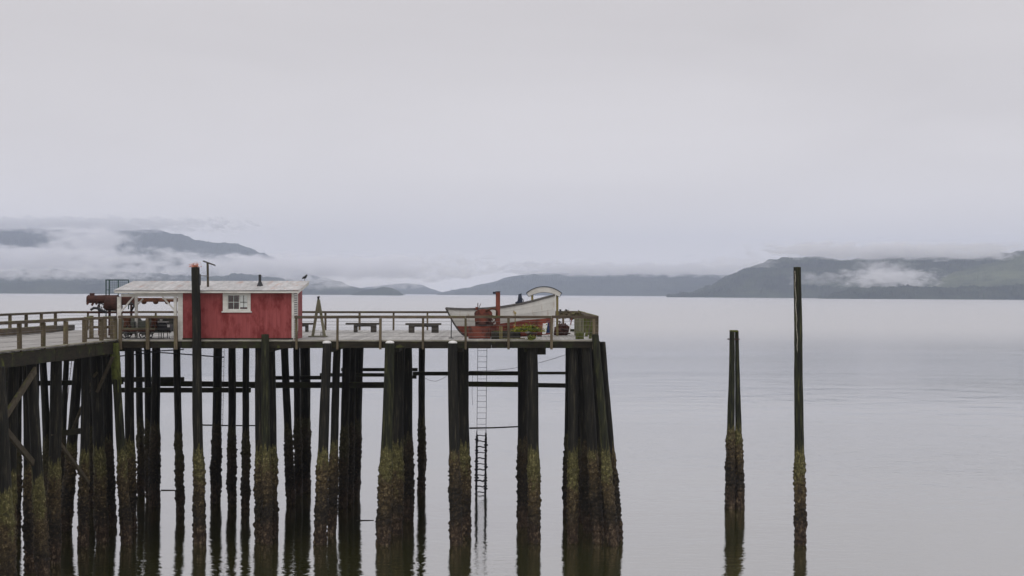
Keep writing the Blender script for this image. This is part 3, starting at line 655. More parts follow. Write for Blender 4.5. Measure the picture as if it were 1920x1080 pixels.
# gate of upright boards beside the corner
t = thing('gate', 'brown timber gate of upright boards beside the walkway corner', 'gate', P(180, 640, 66.2))
for x0_, x1_, y0_ in ((157, 163.5, 594), (167, 175, 592), (185.5, 191, 596), (193, 200, 593), (206, 211, 598)):
    pbox(x0_, x1_, y0_, 640, 66.2, 0.06).build('board', M['post'], t, bevel=0.008)
pbox(156, 214, 611, 616, 66.27, 0.06).build('rail', M['rail'], t, bevel=0.008); pbox(160, 214, 633, 637, 66.27, 0.06).build('rail', M['rail'], t, bevel=0.008)

# long low timbers along the far side
t = tag(MB().bar((-23.9, 69.6, DZ + 0.20), (-23.8, 77.5, DZ + 0.20), 0.34, 0.32).build('timber_baulk', M['rail'], bevel=0.02), 'long squared timber lying along the far side of the walkway', 'timber')
t = tag(MB().bar((-24.1, 77.8, DZ + 0.16), (-24.0, 81.5, DZ + 0.16), 0.3, 0.28).build('timber_baulk', M['bench'], bevel=0.02), 'darker shorter timber lying beyond the long walkway timber', 'timber')

# ---------------------------------------------------------------- cabin
CY = YF + 0.2; CB = 68.1
CX0, CX1 = PX(343, CY), PX(550, CY); ZT = PZ(549.8, CY)
cab = thing('cabin', 'small red wooden cabin with white trim, shed roof and open white shelter on its left', 'cabin', ((CX0 + CX1) / 2, (CY + CB) / 2, DZ))
th = 0.08
wx0, wx1, wz0, wz1 = PX(422, CY), PX(466, CY), PZ(582, CY), PZ(552, CY)
fxa, fxb = PX(416, CY), PX(472.5, CY)
b = MB()
b.box((CX0, CY, DZ), (wx0, CY + th, ZT)); b.box((wx1, CY, DZ), (CX1, CY + th, ZT))
b.box((wx0, CY, DZ), (wx1, CY + th, wz0)); b.box((wx0, CY, wz1), (wx1, CY + th, ZT))
for i in range(26):       # boards proud of the wall, with open joints
    xa = CX0 + (CX1 - CX0) * i / 26 + 0.0012; xb_ = CX0 + (CX1 - CX0) * (i + 1) / 26 - 0.0012
    for za, zc in ((DZ, ZT),) if xb_ < fxa or xa > fxb else ((DZ, PZ(587, CY)),):
        b.box((xa, CY - 0.012 - 0.0015 * (i * 7 % 3), za + 0.002), (min(xb_, PX(547, CY) - 0.004), CY - 0.001, zc - 0.003))
b.build('wall', M['red'], cab)
zb = PZ(527, 68.5) - 0.07
def ztop(y): return ZT + (zb - ZT) * (y - CY) / (CB - CY)
def side(x, y0, y1): 
    b = MB(); b.add([(x, y0, DZ), (x, y1, DZ), (x, y1, ztop(y1)), (x, y0, ztop(y0)), (x - th, y0, DZ), (x - th, y1, DZ), (x - th, y1, ztop(y1)), (x - th, y0, ztop(y0))],
                    [(0, 1, 2, 3), (7, 6, 5, 4), (0, 4, 5, 1), (1, 5, 6, 2), (2, 6, 7, 3), (3, 7, 4, 0)]); return b
side(CX1 - 0.002, CY + th, CB).build('wall', M['red'], cab)
side(CX0 + th, CY + th, CB).build('wall', M['red'], cab)
MB().box((CX0 + th, CB - th, DZ), (CX1 - th - 0.01, CB, zb - 0.02)).build('wall', M['red'], cab)
MB().box((CX0 + th, CY + th, DZ + 0.003), (CX1 - th - 0.01, CB - th, DZ + 0.02)).build('floor', M['room'], cab)
MB().box((CX0 - 0.02, CY - 0.03, DZ + 0.002), (CX1 + 0.0, CY - 0.003, DZ + 0.07)).build('skirt_board', M['dark'], cab)
# trims
MB().box((PX(333.5, CY), CY - 0.03, DZ + 0.0), (CX0 - 0.002, CY + 0.1, ZT)).build('corner_trim', M['white'], cab, bevel=0.004)
MB().box((PX(547, CY), CY - 0.028, DZ + 0.0), (CX1 + 0.025, CY - 0.002, ZT)).build('corner_trim', M['white'], cab, bevel=0.004)
# louvred shutter on the end wall
lv = MB().box((CX1 + 0.002, CY + 0.01, DZ), (CX1 + 0.022, CY + 0.12, ztop(CY) - 0.01)).box((CX1 + 0.002, CY + 1.13, PZ(622, CY)), (CX1 + 0.03, CY + 1.25, ztop(CY + 1.2) - 0.01)).build('louvre_panel', M['white'], cab)
z = DZ + 0.1
MB().box((CX1 + 0.0, CY + 0.12, DZ + 0.02), (CX1 + 0.006, CY + 1.13, ZT)).build('louvre_back', M['black'], lv)
while z < ZT - 0.05:
    MB().bar((CX1 + 0.016, CY + 0.121, z), (CX1 + 0.016, CY + 1.129, z), 0.03, 0.062).build('slat', M['white'], lv); z += 0.098
# window
wn = MB()
fx0, fx1, fz0, fz1 = PX(418, CY), PX(470, CY), PZ(583.5, CY), PZ(550, CY)
fo = MB().box((fx0, CY - 0.035, fz0), (PX(427, CY), CY - 0.002, fz1)).box((PX(464.5, CY), CY - 0.035, fz0), (fx1, CY - 0.002, fz1)).box((PX(427, CY), CY - 0.035, PZ(580.3, CY)), (PX(464.5, CY), CY - 0.002, fz0)).box((PX(427, CY), CY - 0.035, PZ(553, CY)), (PX(464.5, CY), CY - 0.002, fz1)).build('window', M['white'], cab, bevel=0.003)
MB().box((PX(416, CY), CY - 0.075, PZ(586, CY)), (PX(472.5, CY), CY - 0.003, fz0 - 0.001)).build('sill', M['white'], fo, bevel=0.004)
for a, c in ((427, 449), (449, 464.5)):
    X0, X1 = PX(a, CY), PX(c, CY); Z0, Z1 = PZ(580.3, CY), PZ(553, CY)
    s_ = MB(); e = 0.022
    s_.box((X0, CY + 0.0, Z0), (X0 + e, CY + 0.03, Z1)).box((X1 - e, CY + 0.0, Z0), (X1, CY + 0.03, Z1)).box((X0 + e, CY, Z0), (X1 - e, CY + 0.03, Z0 + e)).box((X0 + e, CY, Z1 - e), (X1 - e, CY + 0.03, Z1))
    s_.build('sash', M['white'], fo)
    mxx, mz = (X0 + X1) / 2, (Z0 + Z1) / 2
    MB().box((mxx - 0.01, CY + 0.004, Z0 + e), (mxx + 0.01, CY + 0.024, Z1 - e)).box((X0 + e, CY + 0.006, mz - 0.01), (X1 - e, CY + 0.022, mz + 0.01)).build('glazing_bar', M['white'] if a == 427 else M['gun'], fo)
    for i in range(2):
        for j in range(2):
            MB().box((X0 + e if i == 0 else mxx + 0.01, CY + 0.012, Z0 + e if j == 0 else mz + 0.01), (mxx - 0.01 if i == 0 else X1 - e, CY + 0.017, mz - 0.01 if j == 0 else Z1 - e)).build('pane', M['glass'], fo)
b = MB(); vs = []; fs = []
for i in range(25):
    x = PX(449.5, CY) + (PX(464, CY) - PX(449.5, CY)) * i / 24; y = CY + 0.030 + 0.006 * math.sin(i * 1.9)
    vs += [(x, y, wz0 + 0.14 - 0.0), (x, y, wz1)]
for i in range(24): fs.append((2 * i, 2 * i + 2, 2 * i + 3, 2 * i + 1))
b.add(vs, fs).build('curtain', M['curtain'], fo)
# roof: sheets with ribs running down the slope
RX0, RX1 = PX(212, 65.0), PX(560.5, 65.0); RYf, RYb = 64.98, 68.5; RZf, RZb = PZ(544.5, 65.0), PZ(526.8, 68.5)
rf = MB().add([(RX0 + 0.03, RYf + 0.03, RZf - 0.05), (RX1 - 0.03, RYf + 0.03, RZf - 0.05), (RX1 - 0.03, RYb - 0.03, RZb - 0.05), (RX0 + 0.03, RYb - 0.03, RZb - 0.05),
               (RX0 + 0.03, RYf + 0.03, RZf - 0.022), (RX1 - 0.03, RYf + 0.03, RZf - 0.022), (RX1 - 0.03, RYb - 0.03, RZb - 0.022), (RX0 + 0.03, RYb - 0.03, RZb - 0.022)],
              [(0, 3, 2, 1), (4, 5, 6, 7), (0, 1, 5, 4), (1, 2, 6, 5), (2, 3, 7, 6), (3, 0, 4, 7)]).build('roof', M['white'], cab)
ns = 10; sw = (RX1 - RX0) / ns
for i in range(ns):
    vs = []; fs = []; nx = 37; dz = 0.004 * (i % 2)
    for k in range(nx):
        x = RX0 + sw * (i + (k - 0.2) / (nx - 1.4)); z_ = 0.009 * math.sin(k * math.pi / 3)
        vs += [(x, RYf, RZf + z_ + dz), (x, RYb, RZb + z_ + dz)]
    for k in range(nx - 1): fs.append((2 * k, 2 * k + 2, 2 * k + 3, 2 * k + 1))
    n0 = len(vs); vs2 = [(a[0], a[1], a[2] - 0.006) for a in vs]; fs2 = [tuple(reversed([q + n0 for q in f])) for f in fs]
    MB().add(vs + vs2, fs + fs2).build('roof_sheet', M['roof'], rf)
# fascias
MB().box((RX0 + 0.05, 65.02, PZ(549.6, 65.02)), (PX(333, 65.02), 65.05, RZf - 0.052)).build('fascia', M['white'], cab)
MB().box((PX(333.4, 65.02), 65.015, PZ(549.4, 65.02)), (RX1 - 0.05, 65.045, RZf - 0.052)).build('fascia', M['white'], cab)
b = MB(); x = RX1 - 0.035
b.add([(x, 65.0, RZf - 0.15), (x, 68.45, RZb - 0.17), (x, 68.45, RZb - 0.052), (x, 65.0, RZf - 0.052), (x - .03, 65.0, RZf - 0.15), (x - .03, 68.45, RZb - 0.17), (x - .03, 68.45, RZb - 0.052), (x - .03, 65.0, RZf - 0.052)],
      [(0, 1, 2, 3), (7, 6, 5, 4), (0, 4, 5, 1), (1, 5, 6, 2), (2, 6, 7, 3), (3, 7, 4, 0)]).build('barge_board', M['white'], cab)
# shelter posts, beams and knee braces
def wpost(x0_, x1_, Y, ztop_): MB().box((PX(x0_, Y), Y, DZ + 0.0), (PX(x1_, Y), Y + 0.12, ztop_)).build('shelter_post', M['white'], cab, bevel=0.004)
zbm = PZ(556.5, CY)
wpost(219.5, 226.5, CY, zbm); wpost(325.5, 331, CY, zbm)
RB = CB - 0.15; zbb = PZ(557.5, RB) + 0.12
wpost(252.5, 257.5, RB, zbb); 
pbox(227, 333, 550.8, 556.3, CY, 0.11).build('shelter_beam', M['white'], cab, bevel=0.004)
MB().box((PX(250, RB), RB, zbb + 0.002), (CX0 - 0.01, RB + 0.1, zbb + 0.15)).build('shelter_beam', M['white'], cab, bevel=0.004)
def kb(x0_, y0_, x1_, y1_, Y, wd=0.09): MB().bar(P(x0_, y0_, Y), P(x1_, y1_, Y), 0.06, wd, up=(0, 1, 0.001)).build('knee_brace', M['white'], cab)
kb(226.5, 585, 251, 556, CY + 0.05); kb(305, 556.5, 331, 586, CY + 0.05); kb(257, 572, 268, 560, RB + 0.04, 0.08)
MB().box((PX(304, CY), CY + 0.02, PZ(561, CY)), (PX(326, CY), CY + 0.08, PZ(558, CY))).build('shelter_beam', M['white'], cab)
# low grey green boards at the back of the shelter
def hw(poly, Y, dep): MB().prism([(PX(a, Y), PZ(c, Y)) for a, c in poly], Y, Y + dep).build('low_board_wall', M['ggreen'], cab)
hw([(222, 596), (262, 596), (268, 603), (276, 598), (290, 592), (331, 592), (331, 624), (222, 624)], RB + 0.3, 0.05)

# chimney, roof pole
def rz_at(x, Y): return RZf + (RZb - RZf) * (Y - RYf) / (RYb - RYf)
Yc = 66.6; Zc = rz_at(0, Yc); ch = MB().tube([(PX(487.3, Yc), Yc, Zc + 0.16), (PX(487.3, Yc), Yc, PZ(515, Yc))], 0.062, 12).build('chimney_pipe', M['black'], rf, smooth=False)
MB().tube([(PX(487.5, Yc), Yc, Zc - 0.03), (PX(487.5, Yc), Yc, Zc + 0.04), (PX(487.4, Yc), Yc, Zc + 0.2)], [0.16, 0.13, 0.066], 12).build('chimney_flashing', M['black'], rf)
Yr = 66.3; t = thing('roof_pole', 'dark T-shaped pole with a tilted crosspiece standing on the cabin roof', 'pole', P(390, 537, Yr))
MB().bar((PX(390, Yr), Yr, rz_at(0, Yr)), P(389.3, 493, Yr), 0.085, 0.085).build('pole_shaft', M['brace'], t)
MB().bar(P(381, 489.5, Yr), P(402, 497, Yr), 0.12, 0.055).build('crosspiece', M['bench'], t)
MB().bar(P(399.5, 495.5, Yr + 0.08), P(404, 498.5, Yr + 0.08), 0.05, 0.03).build('bracket_tip', M['bench'], t)
MB().tube([P(374, 517, 64.9), P(391, 517.5, Yr)], 0.02, 6).build('tie_rod', M['gun'], t)
# bird on the far roof corner
t = thing('bird', 'small dark bird perched on the right end of the cabin roof', 'bird', P(570.5, 526, 68.4))
c = P(571, 520.5, 68.4)
b = MB(); b.tube([c + Vector((-0.13, 0, -0.06)), c + Vector((-0.06, 0, -0.01)), c, c + Vector((0.05, 0, 0.035)), c + Vector((0.075, 0, 0.09)), c + Vector((0.10, 0, 0.115)), c + Vector((0.15, 0, 0.11))], [0.008, 0.045, 0.07, 0.055, 0.042, 0.035, 0.004], 10)
b.tube([c + Vector((0, 0.02, -0.05)), c + Vector((0.0, 0.02, -0.16))], 0.007, 5).tube([c + Vector((0.01, -0.02, -0.05)), c + Vector((0.01, -0.02, -0.16))], 0.007, 5)
b.build('bird_body', M['black'], t, smooth=True)

# ---------------------------------------------------------------- tall pile in front of the cabin, with flowers
Yt = 64.78
tp = thing('tall_pile', 'dark tall pile rising from the water past the cabin wall with flowers on top', 'pile', (PX(370, Yt), Yt, 0))
ztp = PZ(501, Yt); X0, XT = PX(375, Yt), PX(366, Yt)
pile_bm(XT, ztp, X0, Yt, 0.175, 0.24, 55.5).build('trunk', M['pile'], tp, smooth=True)
MB().box((PX(373, Yt), Yt - 0.08, PZ(535, Yt)), (PX(376, Yt), Yt + 0.08, PZ(514, Yt))).build('side_plate', M['black'], tp)
def tuft(name, label, cat, c, rx, rz, n_, mats, size, seed, parent=None, dep=None, stem=True):
    random.seed(seed)
    t = thing(name, label, cat, c)
    for mi, (m, nm) in enumerate(mats):
        vs = []; fs = []
        for i in range(n_ // len(mats)):
            u = Vector((random.gauss(0, 0.45), random.gauss(0, 0.45), abs(random.gauss(0.35, 0.35)))); p = Vector((u.x * rx, u.y * (dep or rx), u.z * rz))
            a = Vector((random.uniform(-1, 1), random.uniform(-1, 1), random.uniform(-0.4, 1))).normalized(); bb_ = a.cross(Vector((random.random(), random.random(), random.random()))).normalized()
            s_ = size * random.uniform(0.6, 1.3); k = len(vs); q = Vector(c) + p
            vs += [q - bb_ * s_ * 0.3, q + a * s_ * 0.5, q + bb_ * s_ * 0.3, q + a * s_ + Vector((0, 0, -0.2 * s_)) , q - a * s_ * 0.4]
            fs += [(k + 4, k, k + 1), (k + 4, k + 1, k + 2), (k, k + 3, k + 1), (k + 1, k + 3, k + 2)]
        MB().add(vs, fs).build(nm, m, t, kind='stuff')
    if stem:
        b = MB()
        for i in range(9):
            a = random.uniform(0, 6.28); b.tube([Vector(c), Vector(c) + Vector((math.cos(a) * rx * 0.6, math.sin(a) * rx * 0.5, rz * random.uniform(0.5, 1)))], 0.008, 4)
        b.build('stem', M['darkleaf'], t)
    return t
tuft('flower_plant', 'salmon orange flowers growing on top of the tall pile', 'flowers', (XT - 0.02, Yt, ztp), 0.24, 0.17, 260, [(M['salmon'], 'petals'), (M['salmon'], 'blossoms'), (M['redleaf'], 'dry_leaves')], 0.05, 3)

# ---------------------------------------------------------------- lone piles in the water
tp = thing('mooring_pile', 'tallest lone pile standing in open water at the right', 'pile', (PX(1504, 65.3), 65.3, 0), pier=False)
pile_bm(PX(1494.5, 65.3), PZ(498, 65.3), PX(1503.5, 65.3), 65.3, 0.16, 0.235, 91.3, zlow=-0.7).build('trunk', M['pile_green'], tp, smooth=True)
vs = []; fs = []
b = MB()
for i in range(12):
    z0_ = PZ(505, 65.3) - i * 0.3; xx = PX(1493, 65.3) + i * 0.012
    b.bar((xx - 0.10 + 0.02 * math.sin(i * 2.1), 65.3 - 0.165, z0_), (xx - 0.09 + 0.02 * math.sin(i * 2.1 + 2), 65.3 - 0.165, z0_ - 0.31), 0.03, 0.02)
b.build('bleached_splinter', M['edge'], tp)
Yd = 76.2
tp = thing('mooring_dolphin', 'shorter pair of piles lashed at the head in open water', 'pile cluster', (PX(1379, Yd), Yd, 0), pier=False)
for xt_, xb_, yo, dt_, db_, tpy, sd_ in ((1373.4, 1370.6, 0, 9.5, 18, 619, 3.3), (1381.6, 1388.8, 0.15, 6.5, 17, 618, 8.8)):
    Yq = Yd + yo; pile_bm(PX(xt_, Yq), PZ(tpy, Yq), PX(xb_, Yq), Yq, dt_ / 2 / F * Yq, db_ / 2 / F * Yq, sd_, zlow=-0.7).build('trunk', M['pile_green'], tp, smooth=True)
c = P(1377.3, 634, Yd)
ring((c.x, Yd + 0.25, c.z), 0.30, 0.03, 20, 6, 'Z').build('wire_lashing', M['darkrust'], tp)
pbox(1370.5, 1384.5, 617, 620.5, Yd - 0.1, 0.5).build('head_plate', M['lime'], tp, bevel=0.02)

# ---------------------------------------------------------------- ladders
def ladder(label, top, bot, wd, nr, r, fat=None):
    top, bot = Vector(top), Vector(bot); t = thing('ladder', label, 'ladder', bot)
    for s in (-1, 1):
        o_ = Vector((s * wd / 2, 0, 0)); n_ = 120; pts = []; rs = []
        for i in range(n_ + 1):
            q = i / n_; p = top.lerp(bot, q) + o_; f = 0
            if fat and q > fat: f = min((q - fat) / 0.06, 1) * (0.35 + 0.65 * abs(noise.noise(Vector((q * 60, s * 3, 1)))) * 1.8)
            pts.append(p + Vector((f * 0.03 * noise.noise(Vector((q * 45, s, 5))), 0, 0))); rs.append(r + f * 0.12)
        MB().tube(pts, rs, 8, jit=0.5 if fat else 0).build('side_rail', M['darkrust'] if not fat else M['black'], t)
    for k in range(nr):
        q = (k + 0.5) / nr; p = top.lerp(bot, q); f = 0.042 if fat and q > fat + 0.03 and q < 0.95 else 0.0
        if fat and q > fat + 0.03: f *= 0.4 + abs(noise.noise(Vector((q * 30, 2, 2)))) * 2
        MB().tube([p + Vector((-wd / 2, 0, 0)), p + Vector((-wd * 0.1, 0, f)), p + Vector((wd * 0.2, 0, -f)), p + Vector((wd / 2, 0, 0))], r * 0.8 + f, 6, jit=0.5 if f else 0).build('rung', M['black'], t)
    return t
Yl = 81.2
ladder('long metal ladder between the last two pile groups, crusted with mussels below', P(904.5, 652, Yl), P(901, 960, Yl), 17 / F * Yl, 29, 0.013, fat=0.50)
ladder('thin leaning metal ladder hanging under the walkway', P(131.5, 668, 79.8), P(117, 800, 79.8), 8 / F * 79.8, 14, 0.018)
ladder('narrow metal ladder beside a back pile below the cabin', P(417.5, 655, 80.9), P(414.5, 800, 80.9), 6 / F * 80.9, 16, 0.012)

# ---------------------------------------------------------------- benches, A-frame, stanchion
def bench(label, x0_, x1_, yt, l1, l2, yb, Y):
    t = thing('bench', label, 'bench', P((x0_ + x1_) / 2, yb, Y), 'plain plank benches on the deck')
    MB().box((PX(x0_, Y), Y - 0.05, PZ(yt + 3.4, Y)), (PX(x1_, Y), Y + 0.40, PZ(yt, Y))).build('seat', M['bench'], t, bevel=0.008)
    for a, c in (l1, l2): MB().box((PX(a, Y), Y + 0.0, DZ + 0.002), (PX(c, Y), Y + 0.35, PZ(yt + 3.5, Y))).build('leg', M['bench'], t, bevel=0.006)
    MB().box((PX(l1[1], Y) + 0.002, Y + 0.15, PZ(yt + 7, Y)), (PX(l2[0], Y) - 0.002, Y + 0.19, PZ(yt + 3.5, Y))).build('stretcher', M['bench'], t)
bench('long dark bench nearer the A-frame, middle of the deck', 648, 714, 605.5, (663, 669.5), (695, 705), 622, 77.5)
bench('dark bench nearer the boat bow', 760, 827, 606, (766, 776.5), (809, 822), 623.5, 76.2)
bench('short brown bench just right of the cabin corner', 545, 586, 605.5, (549, 555), (572, 577), 621, 78)
Ya = 69.0
t = thing('a_frame', 'greenish wooden A-frame standing on the deck right of the cabin', 'A-frame', P(597, 634, Ya))
MB().bar(P(586, 632.5, Ya), P(597.5, 562, Ya), 0.12, 0.145, up=(0, 1, 0.001)).build('leg', M['aframe'], t, bevel=0.006)
MB().bar(P(609, 632.5, Ya), P(597.5, 562, Ya - 0.002), 0.116, 0.14, up=(0, 1, 0.001)).build('leg', M['aframe'], t, bevel=0.006)
MB().prism([(PX(a, Ya), PZ(c, Ya)) for a, c in ((592.5, 588), (594.5, 570), (596.3, 563), (599, 563), (602, 572), (604.8, 590), (600.5, 590), (599, 584), (595.6, 588))], Ya - 0.09, Ya - 0.062).build('gusset_plate', M['aframe'], t)
MB().box((PX(579, Ya), Ya - 0.25, DZ + 0.002), (PX(613, Ya), Ya + 0.3, DZ + 0.06)).build('sill', M['aframe'], t, bevel=0.01)
MB().tube([P(597, 567, Ya), P(597, 558, Ya)], [0.05, 0.045], 8).tube([P(594.7, 557.5, Ya), P(599.6, 556.5, Ya)], 0.04, 6).build('head_bracket', M['black'], t)
MB().tube([P(601, 631, Ya - 0.2), P(602, 622, Ya - 0.2), P(604, 622, Ya - 0.2), P(604, 631, Ya - 0.2)], 0.015, 5).build('iron_strap', M['gun'], t)
Ys = 67.2
t = thing('stanchion', 'thin dark iron stanchion on a flat foot below the boat bow', 'stanchion', (PX(846, Ys), Ys, DZ))
MB().tube([(PX(846, Ys), Ys, DZ + 0.02), (PX(846.3, Ys), Ys, PZ(600, Ys))], 0.022, 8).build('rod', M['black'], t)
MB().tube([(PX(846, Ys), Ys, DZ + 0.003), (PX(846, Ys), Ys, DZ + 0.03)], 0.12, 12).build('foot_plate', M['black'], t)

# ---------------------------------------------------------------- boat
YB_ = 69.2
boat = thing('rowing_boat', 'old white wooden boat with red bottom set up on the deck', 'boat', P(940, 632, YB_))
S_TOP = [(835, 577.5), (850, 578.5), (870, 579.3), (890, 579), (915, 577.6), (940, 575.2), (960, 572), (980, 568.3), (1000, 563.5), (1020, 558), (1041, 552.5)]
S_BOT = [(876, 633), (880, 633.3), (890, 633.6), (904, 633.6), (922, 633.4), (942, 633), (962, 632.3), (982, 631.5), (1001, 630.5), (1020, 629), (1036, 627.5)]
HB = [0.26, 0.45, 0.62, 0.76, 0.84, 0.88, 0.87, 0.78, 0.60, 0.34, 0.04]
PAINT = [612, 612, 612, 611.5, 609, 606.5, 604, 600.5, 599, 598, 597]
def hull_pt(i, v, side_, inset=0.0):   # i along the length, v from keel 0 to sheer 1
    i0 = min(int(i), 9); ft = i - i0
    L2 = lambda A: A[i0] * (1 - ft) + A[i0 + 1] * ft
    xt_, zt_ = L2([a for a, _ in S_TOP]), L2([c for _, c in S_TOP]); xb_, zb_ = L2([a for a, _ in S_BOT]), L2([c for _, c in S_BOT]); hb_ = L2(HB)
    near = YB_ - 0.0
    xw = PX(xb_, near) * (1 - v ** 0.62) + PX(xt_, near) * (v ** 0.62); zw = PZ(zb_, near) * (1 - v) + PZ(zt_, near) * v
    w_ = hb_ * (0.08 + 0.92 * min(1, v * 1.55) ** 0.55 * (0.86 + 0.14 * v)) - inset
    return (xw, YB_ + 0.8 + side_ * max(w_, 0.012), zw)
def hullpart(v0f, v1f, inset=0.0, nu=50, nv=10, sides=(-1, 1)):
    b = MB()
    for s in sides:
        vs = []; fs = []
        for a in range(nu + 1):
            i = 10 * a / nu; va, vb = v0f(i), v1f(i)
            for c in range(nv + 1): vs.append(hull_pt(i, va + (vb - va) * c / nv, s, inset))
        for a in range(nu):
            for c in range(nv): k = a * (nv + 1) + c; fs.append((k, k + nv + 1, k + nv + 2, k + 1))
        b.add(vs, fs)
    return b
def vpaint(i):
    i0 = min(int(i), 9); ft = i - i0; L2 = lambda A: A[i0] * (1 - ft) + A[i0 + 1] * ft
    p, t_, b_ = L2(PAINT), L2([c for _, c in S_TOP]), L2([c for _, c in S_BOT]); return (b_ - p) / (b_ - t_)
hullpart(vpaint, lambda i: 1.0).build('hull_side', M['hullwhite'], boat, smooth=True)
hullpart(lambda i: 0.0, vpaint).build('hull_bottom', M['hullred'], boat, smooth=True)
hullpart(lambda i: 0.25, lambda i: 0.99, 0.04).build('hull_lining', M['gun'], boat, smooth=True)
# raked end board
vs = []; fs = []
for c in range(9):
    v = c / 8; vs += [hull_pt(0, v, -1), hull_pt(0, v, 1)]
for c in range(8): fs.append((2 * c, 2 * c + 1, 2 * c + 3, 2 * c + 2))
MB().add(vs, fs).build('end_board', M['gun'], boat)
for s in (-1, 1):
    pts = [Vector(hull_pt(10 * a / 40, 1.0, s)) + Vector((0, 0, -0.02)) for a in range(41)]; b = MB()
    for p, q in zip(pts, pts[1:]): b.bar(p, q, 0.07, 0.095)
    b.build('gunwale', M['gun'], boat)
    for vv in (0.86, 0.72):
        pts = [Vector(hull_pt(10 * a / 40, vpaint(10 * a / 40) + (1 - vpaint(10 * a / 40)) * (0.38 if vv < 0.8 else 0.7), s, -0.004)) for a in range(41)]; b = MB()
        b.tube(pts, 0.009, 5); b.build('plank_seam', M['hullwhite'], boat)
pts = [Vector(hull_pt(0, v / 10, 0)) for v in range(11)]; pts = [Vector((p.x, YB_ + 0.8, p.z)) for p in pts]
b = MB()
for p, q in zip(pts, pts[1:]): b.bar(p, q, 0.5 , 0.07)
b2 = MB()
pts = [Vector((hull_pt(0, v / 10, -1)[0], hull_pt(0, v / 10, -1)[1] - 0.01, hull_pt(0, v / 10, -1)[2])) for v in range(11)]
b2.tube(pts, 0.045, 6).build('stern_post', M['gun'], boat)
pts = [Vector((hull_pt(10, v / 10, 0)[0] + 0.02, YB_ + 0.8, hull_pt(10, v / 10, 0)[2])) for v in range(11)]
MB().tube(pts, 0.05, 6).build('stem', M['hullwhite'], boat)
for i in (2.6, 5.2, 7.4):
    a, c = Vector(hull_pt(i, 0.8, -1, 0.05)), Vector(hull_pt(i, 0.8, 1, 0.05)); MB().bar(a, c, 0.24, 0.04).build('thwart', M['gun'], boat)
for x in (892, 1012):
    MB().box((PX(x, YB_) - 0.1, YB_ + 0.2, DZ + 0.002), (PX(x, YB_) + 0.1, YB_ + 1.4, DZ + 0.07)).build('keel_block', M['dark'], boat, bevel=0.008)
# small winch standing in the boat
c = P(975, 569, YB_ + 0.8); t = thing('winch', 'small dark blue hand winch standing in the white boat', 'winch', c)
MB().tube([c + Vector((0, 0, -0.1)), c + Vector((0, 0, 0.12)), c + Vector((0, 0, 0.42)), c + Vector((-0.01, 0, 0.45))], [0.15, 0.12, 0.075, 0.09], 10).build('body', M['bluedark'], t)
MB().tube([c + Vector((-0.22, 0, 0.02)), c + Vector((-0.12, 0, 0.05)), c + Vector((0.0, 0, 0.2))], 0.05, 7).build('crank_arm', M['bluedark'], t)
ring((c.x + 0.04, c.y - 0.12, c.z + 0.12), 0.12, 0.02, 14, 5).build('hand_wheel', M['bluedark'], t)

# arched board on two posts
Yq = 70.9
t = thing('arched_sign', 'blank white arched board with dark edging on two yellowish posts above the boat', 'sign', P(1020, 632, Yq))
def arc(x0_, y0_, xm, ym, x1_, y1_, n_=18):
    ax, ay = PX(x0_, Yq), PZ(y0_, Yq); bx, by = PX(x1_, Yq), PZ(y1_, Yq); mx_, my = PX(xm, Yq), PZ(ym, Yq)
    hf = (bx - ax) / 2; sg = my - (ay + by) / 2; rad = (hf * hf + sg * sg) / (2 * sg); cx_, cy_ = (ax + bx) / 2, my - rad
    a0 = math.asin(hf / rad); return [(cx_ + rad * math.sin(-a0 + 2 * a0 * k / n_), cy_ + rad * math.cos(-a0 + 2 * a0 * k / n_)) for k in range(n_ + 1)]
outer = arc(987.5, 549.5, 1020, 538.2, 1052.5, 549.5); inner = arc(992.5, 556.5, 1020, 548.3, 1048, 556.5)
MB().prism(outer + inner[::-1], Yq, Yq + 0.06).build('board', M['white'], t)
for pts_, nm, r_ in ((arc(986.5, 549.8, 1020, 537.3, 1053.5, 549.8), 'top_edging', 0.075), (inner, 'lower_edging', 0.02)):
    b = MB()
    for p, q in zip(pts_, pts_[1:]): b.bar((p[0], Yq + 0.0, p[1]), (q[0], Yq + 0.0, q[1]), 0.14 if nm == 'top_edging' else 0.075, 0.028 if nm == 'top_edging' else 0.018, up=(0, 1, 0.001)) if False else b.bar((p[0], Yq + 0.03, p[1]), (q[0], Yq + 0.03, q[1]), 0.12 if nm == 'top_edging' else 0.075, 0.032 if nm == 'top_edging' else 0.016)
    b.build(nm, M['black'], t)
MB().bar(P(986.5, 549.5, Yq), P(991.5, 557, Yq), 0.07, 0.02).build('end_edging', M['black'], t); MB().bar(P(1053.5, 549.5, Yq), P(1049, 557.5, Yq), 0.07, 0.02).build('end_edging', M['black'], t)
for x in (998, 1045):
    MB().box((PX(x - 2.2, Yq), Yq + 0.065, DZ + 0.002), (PX(x + 2.2, Yq), Yq + 0.17, PZ(553 if x > 1000 else 552, Yq))).build('sign_post', M['yellowpost'], t, bevel=0.005)

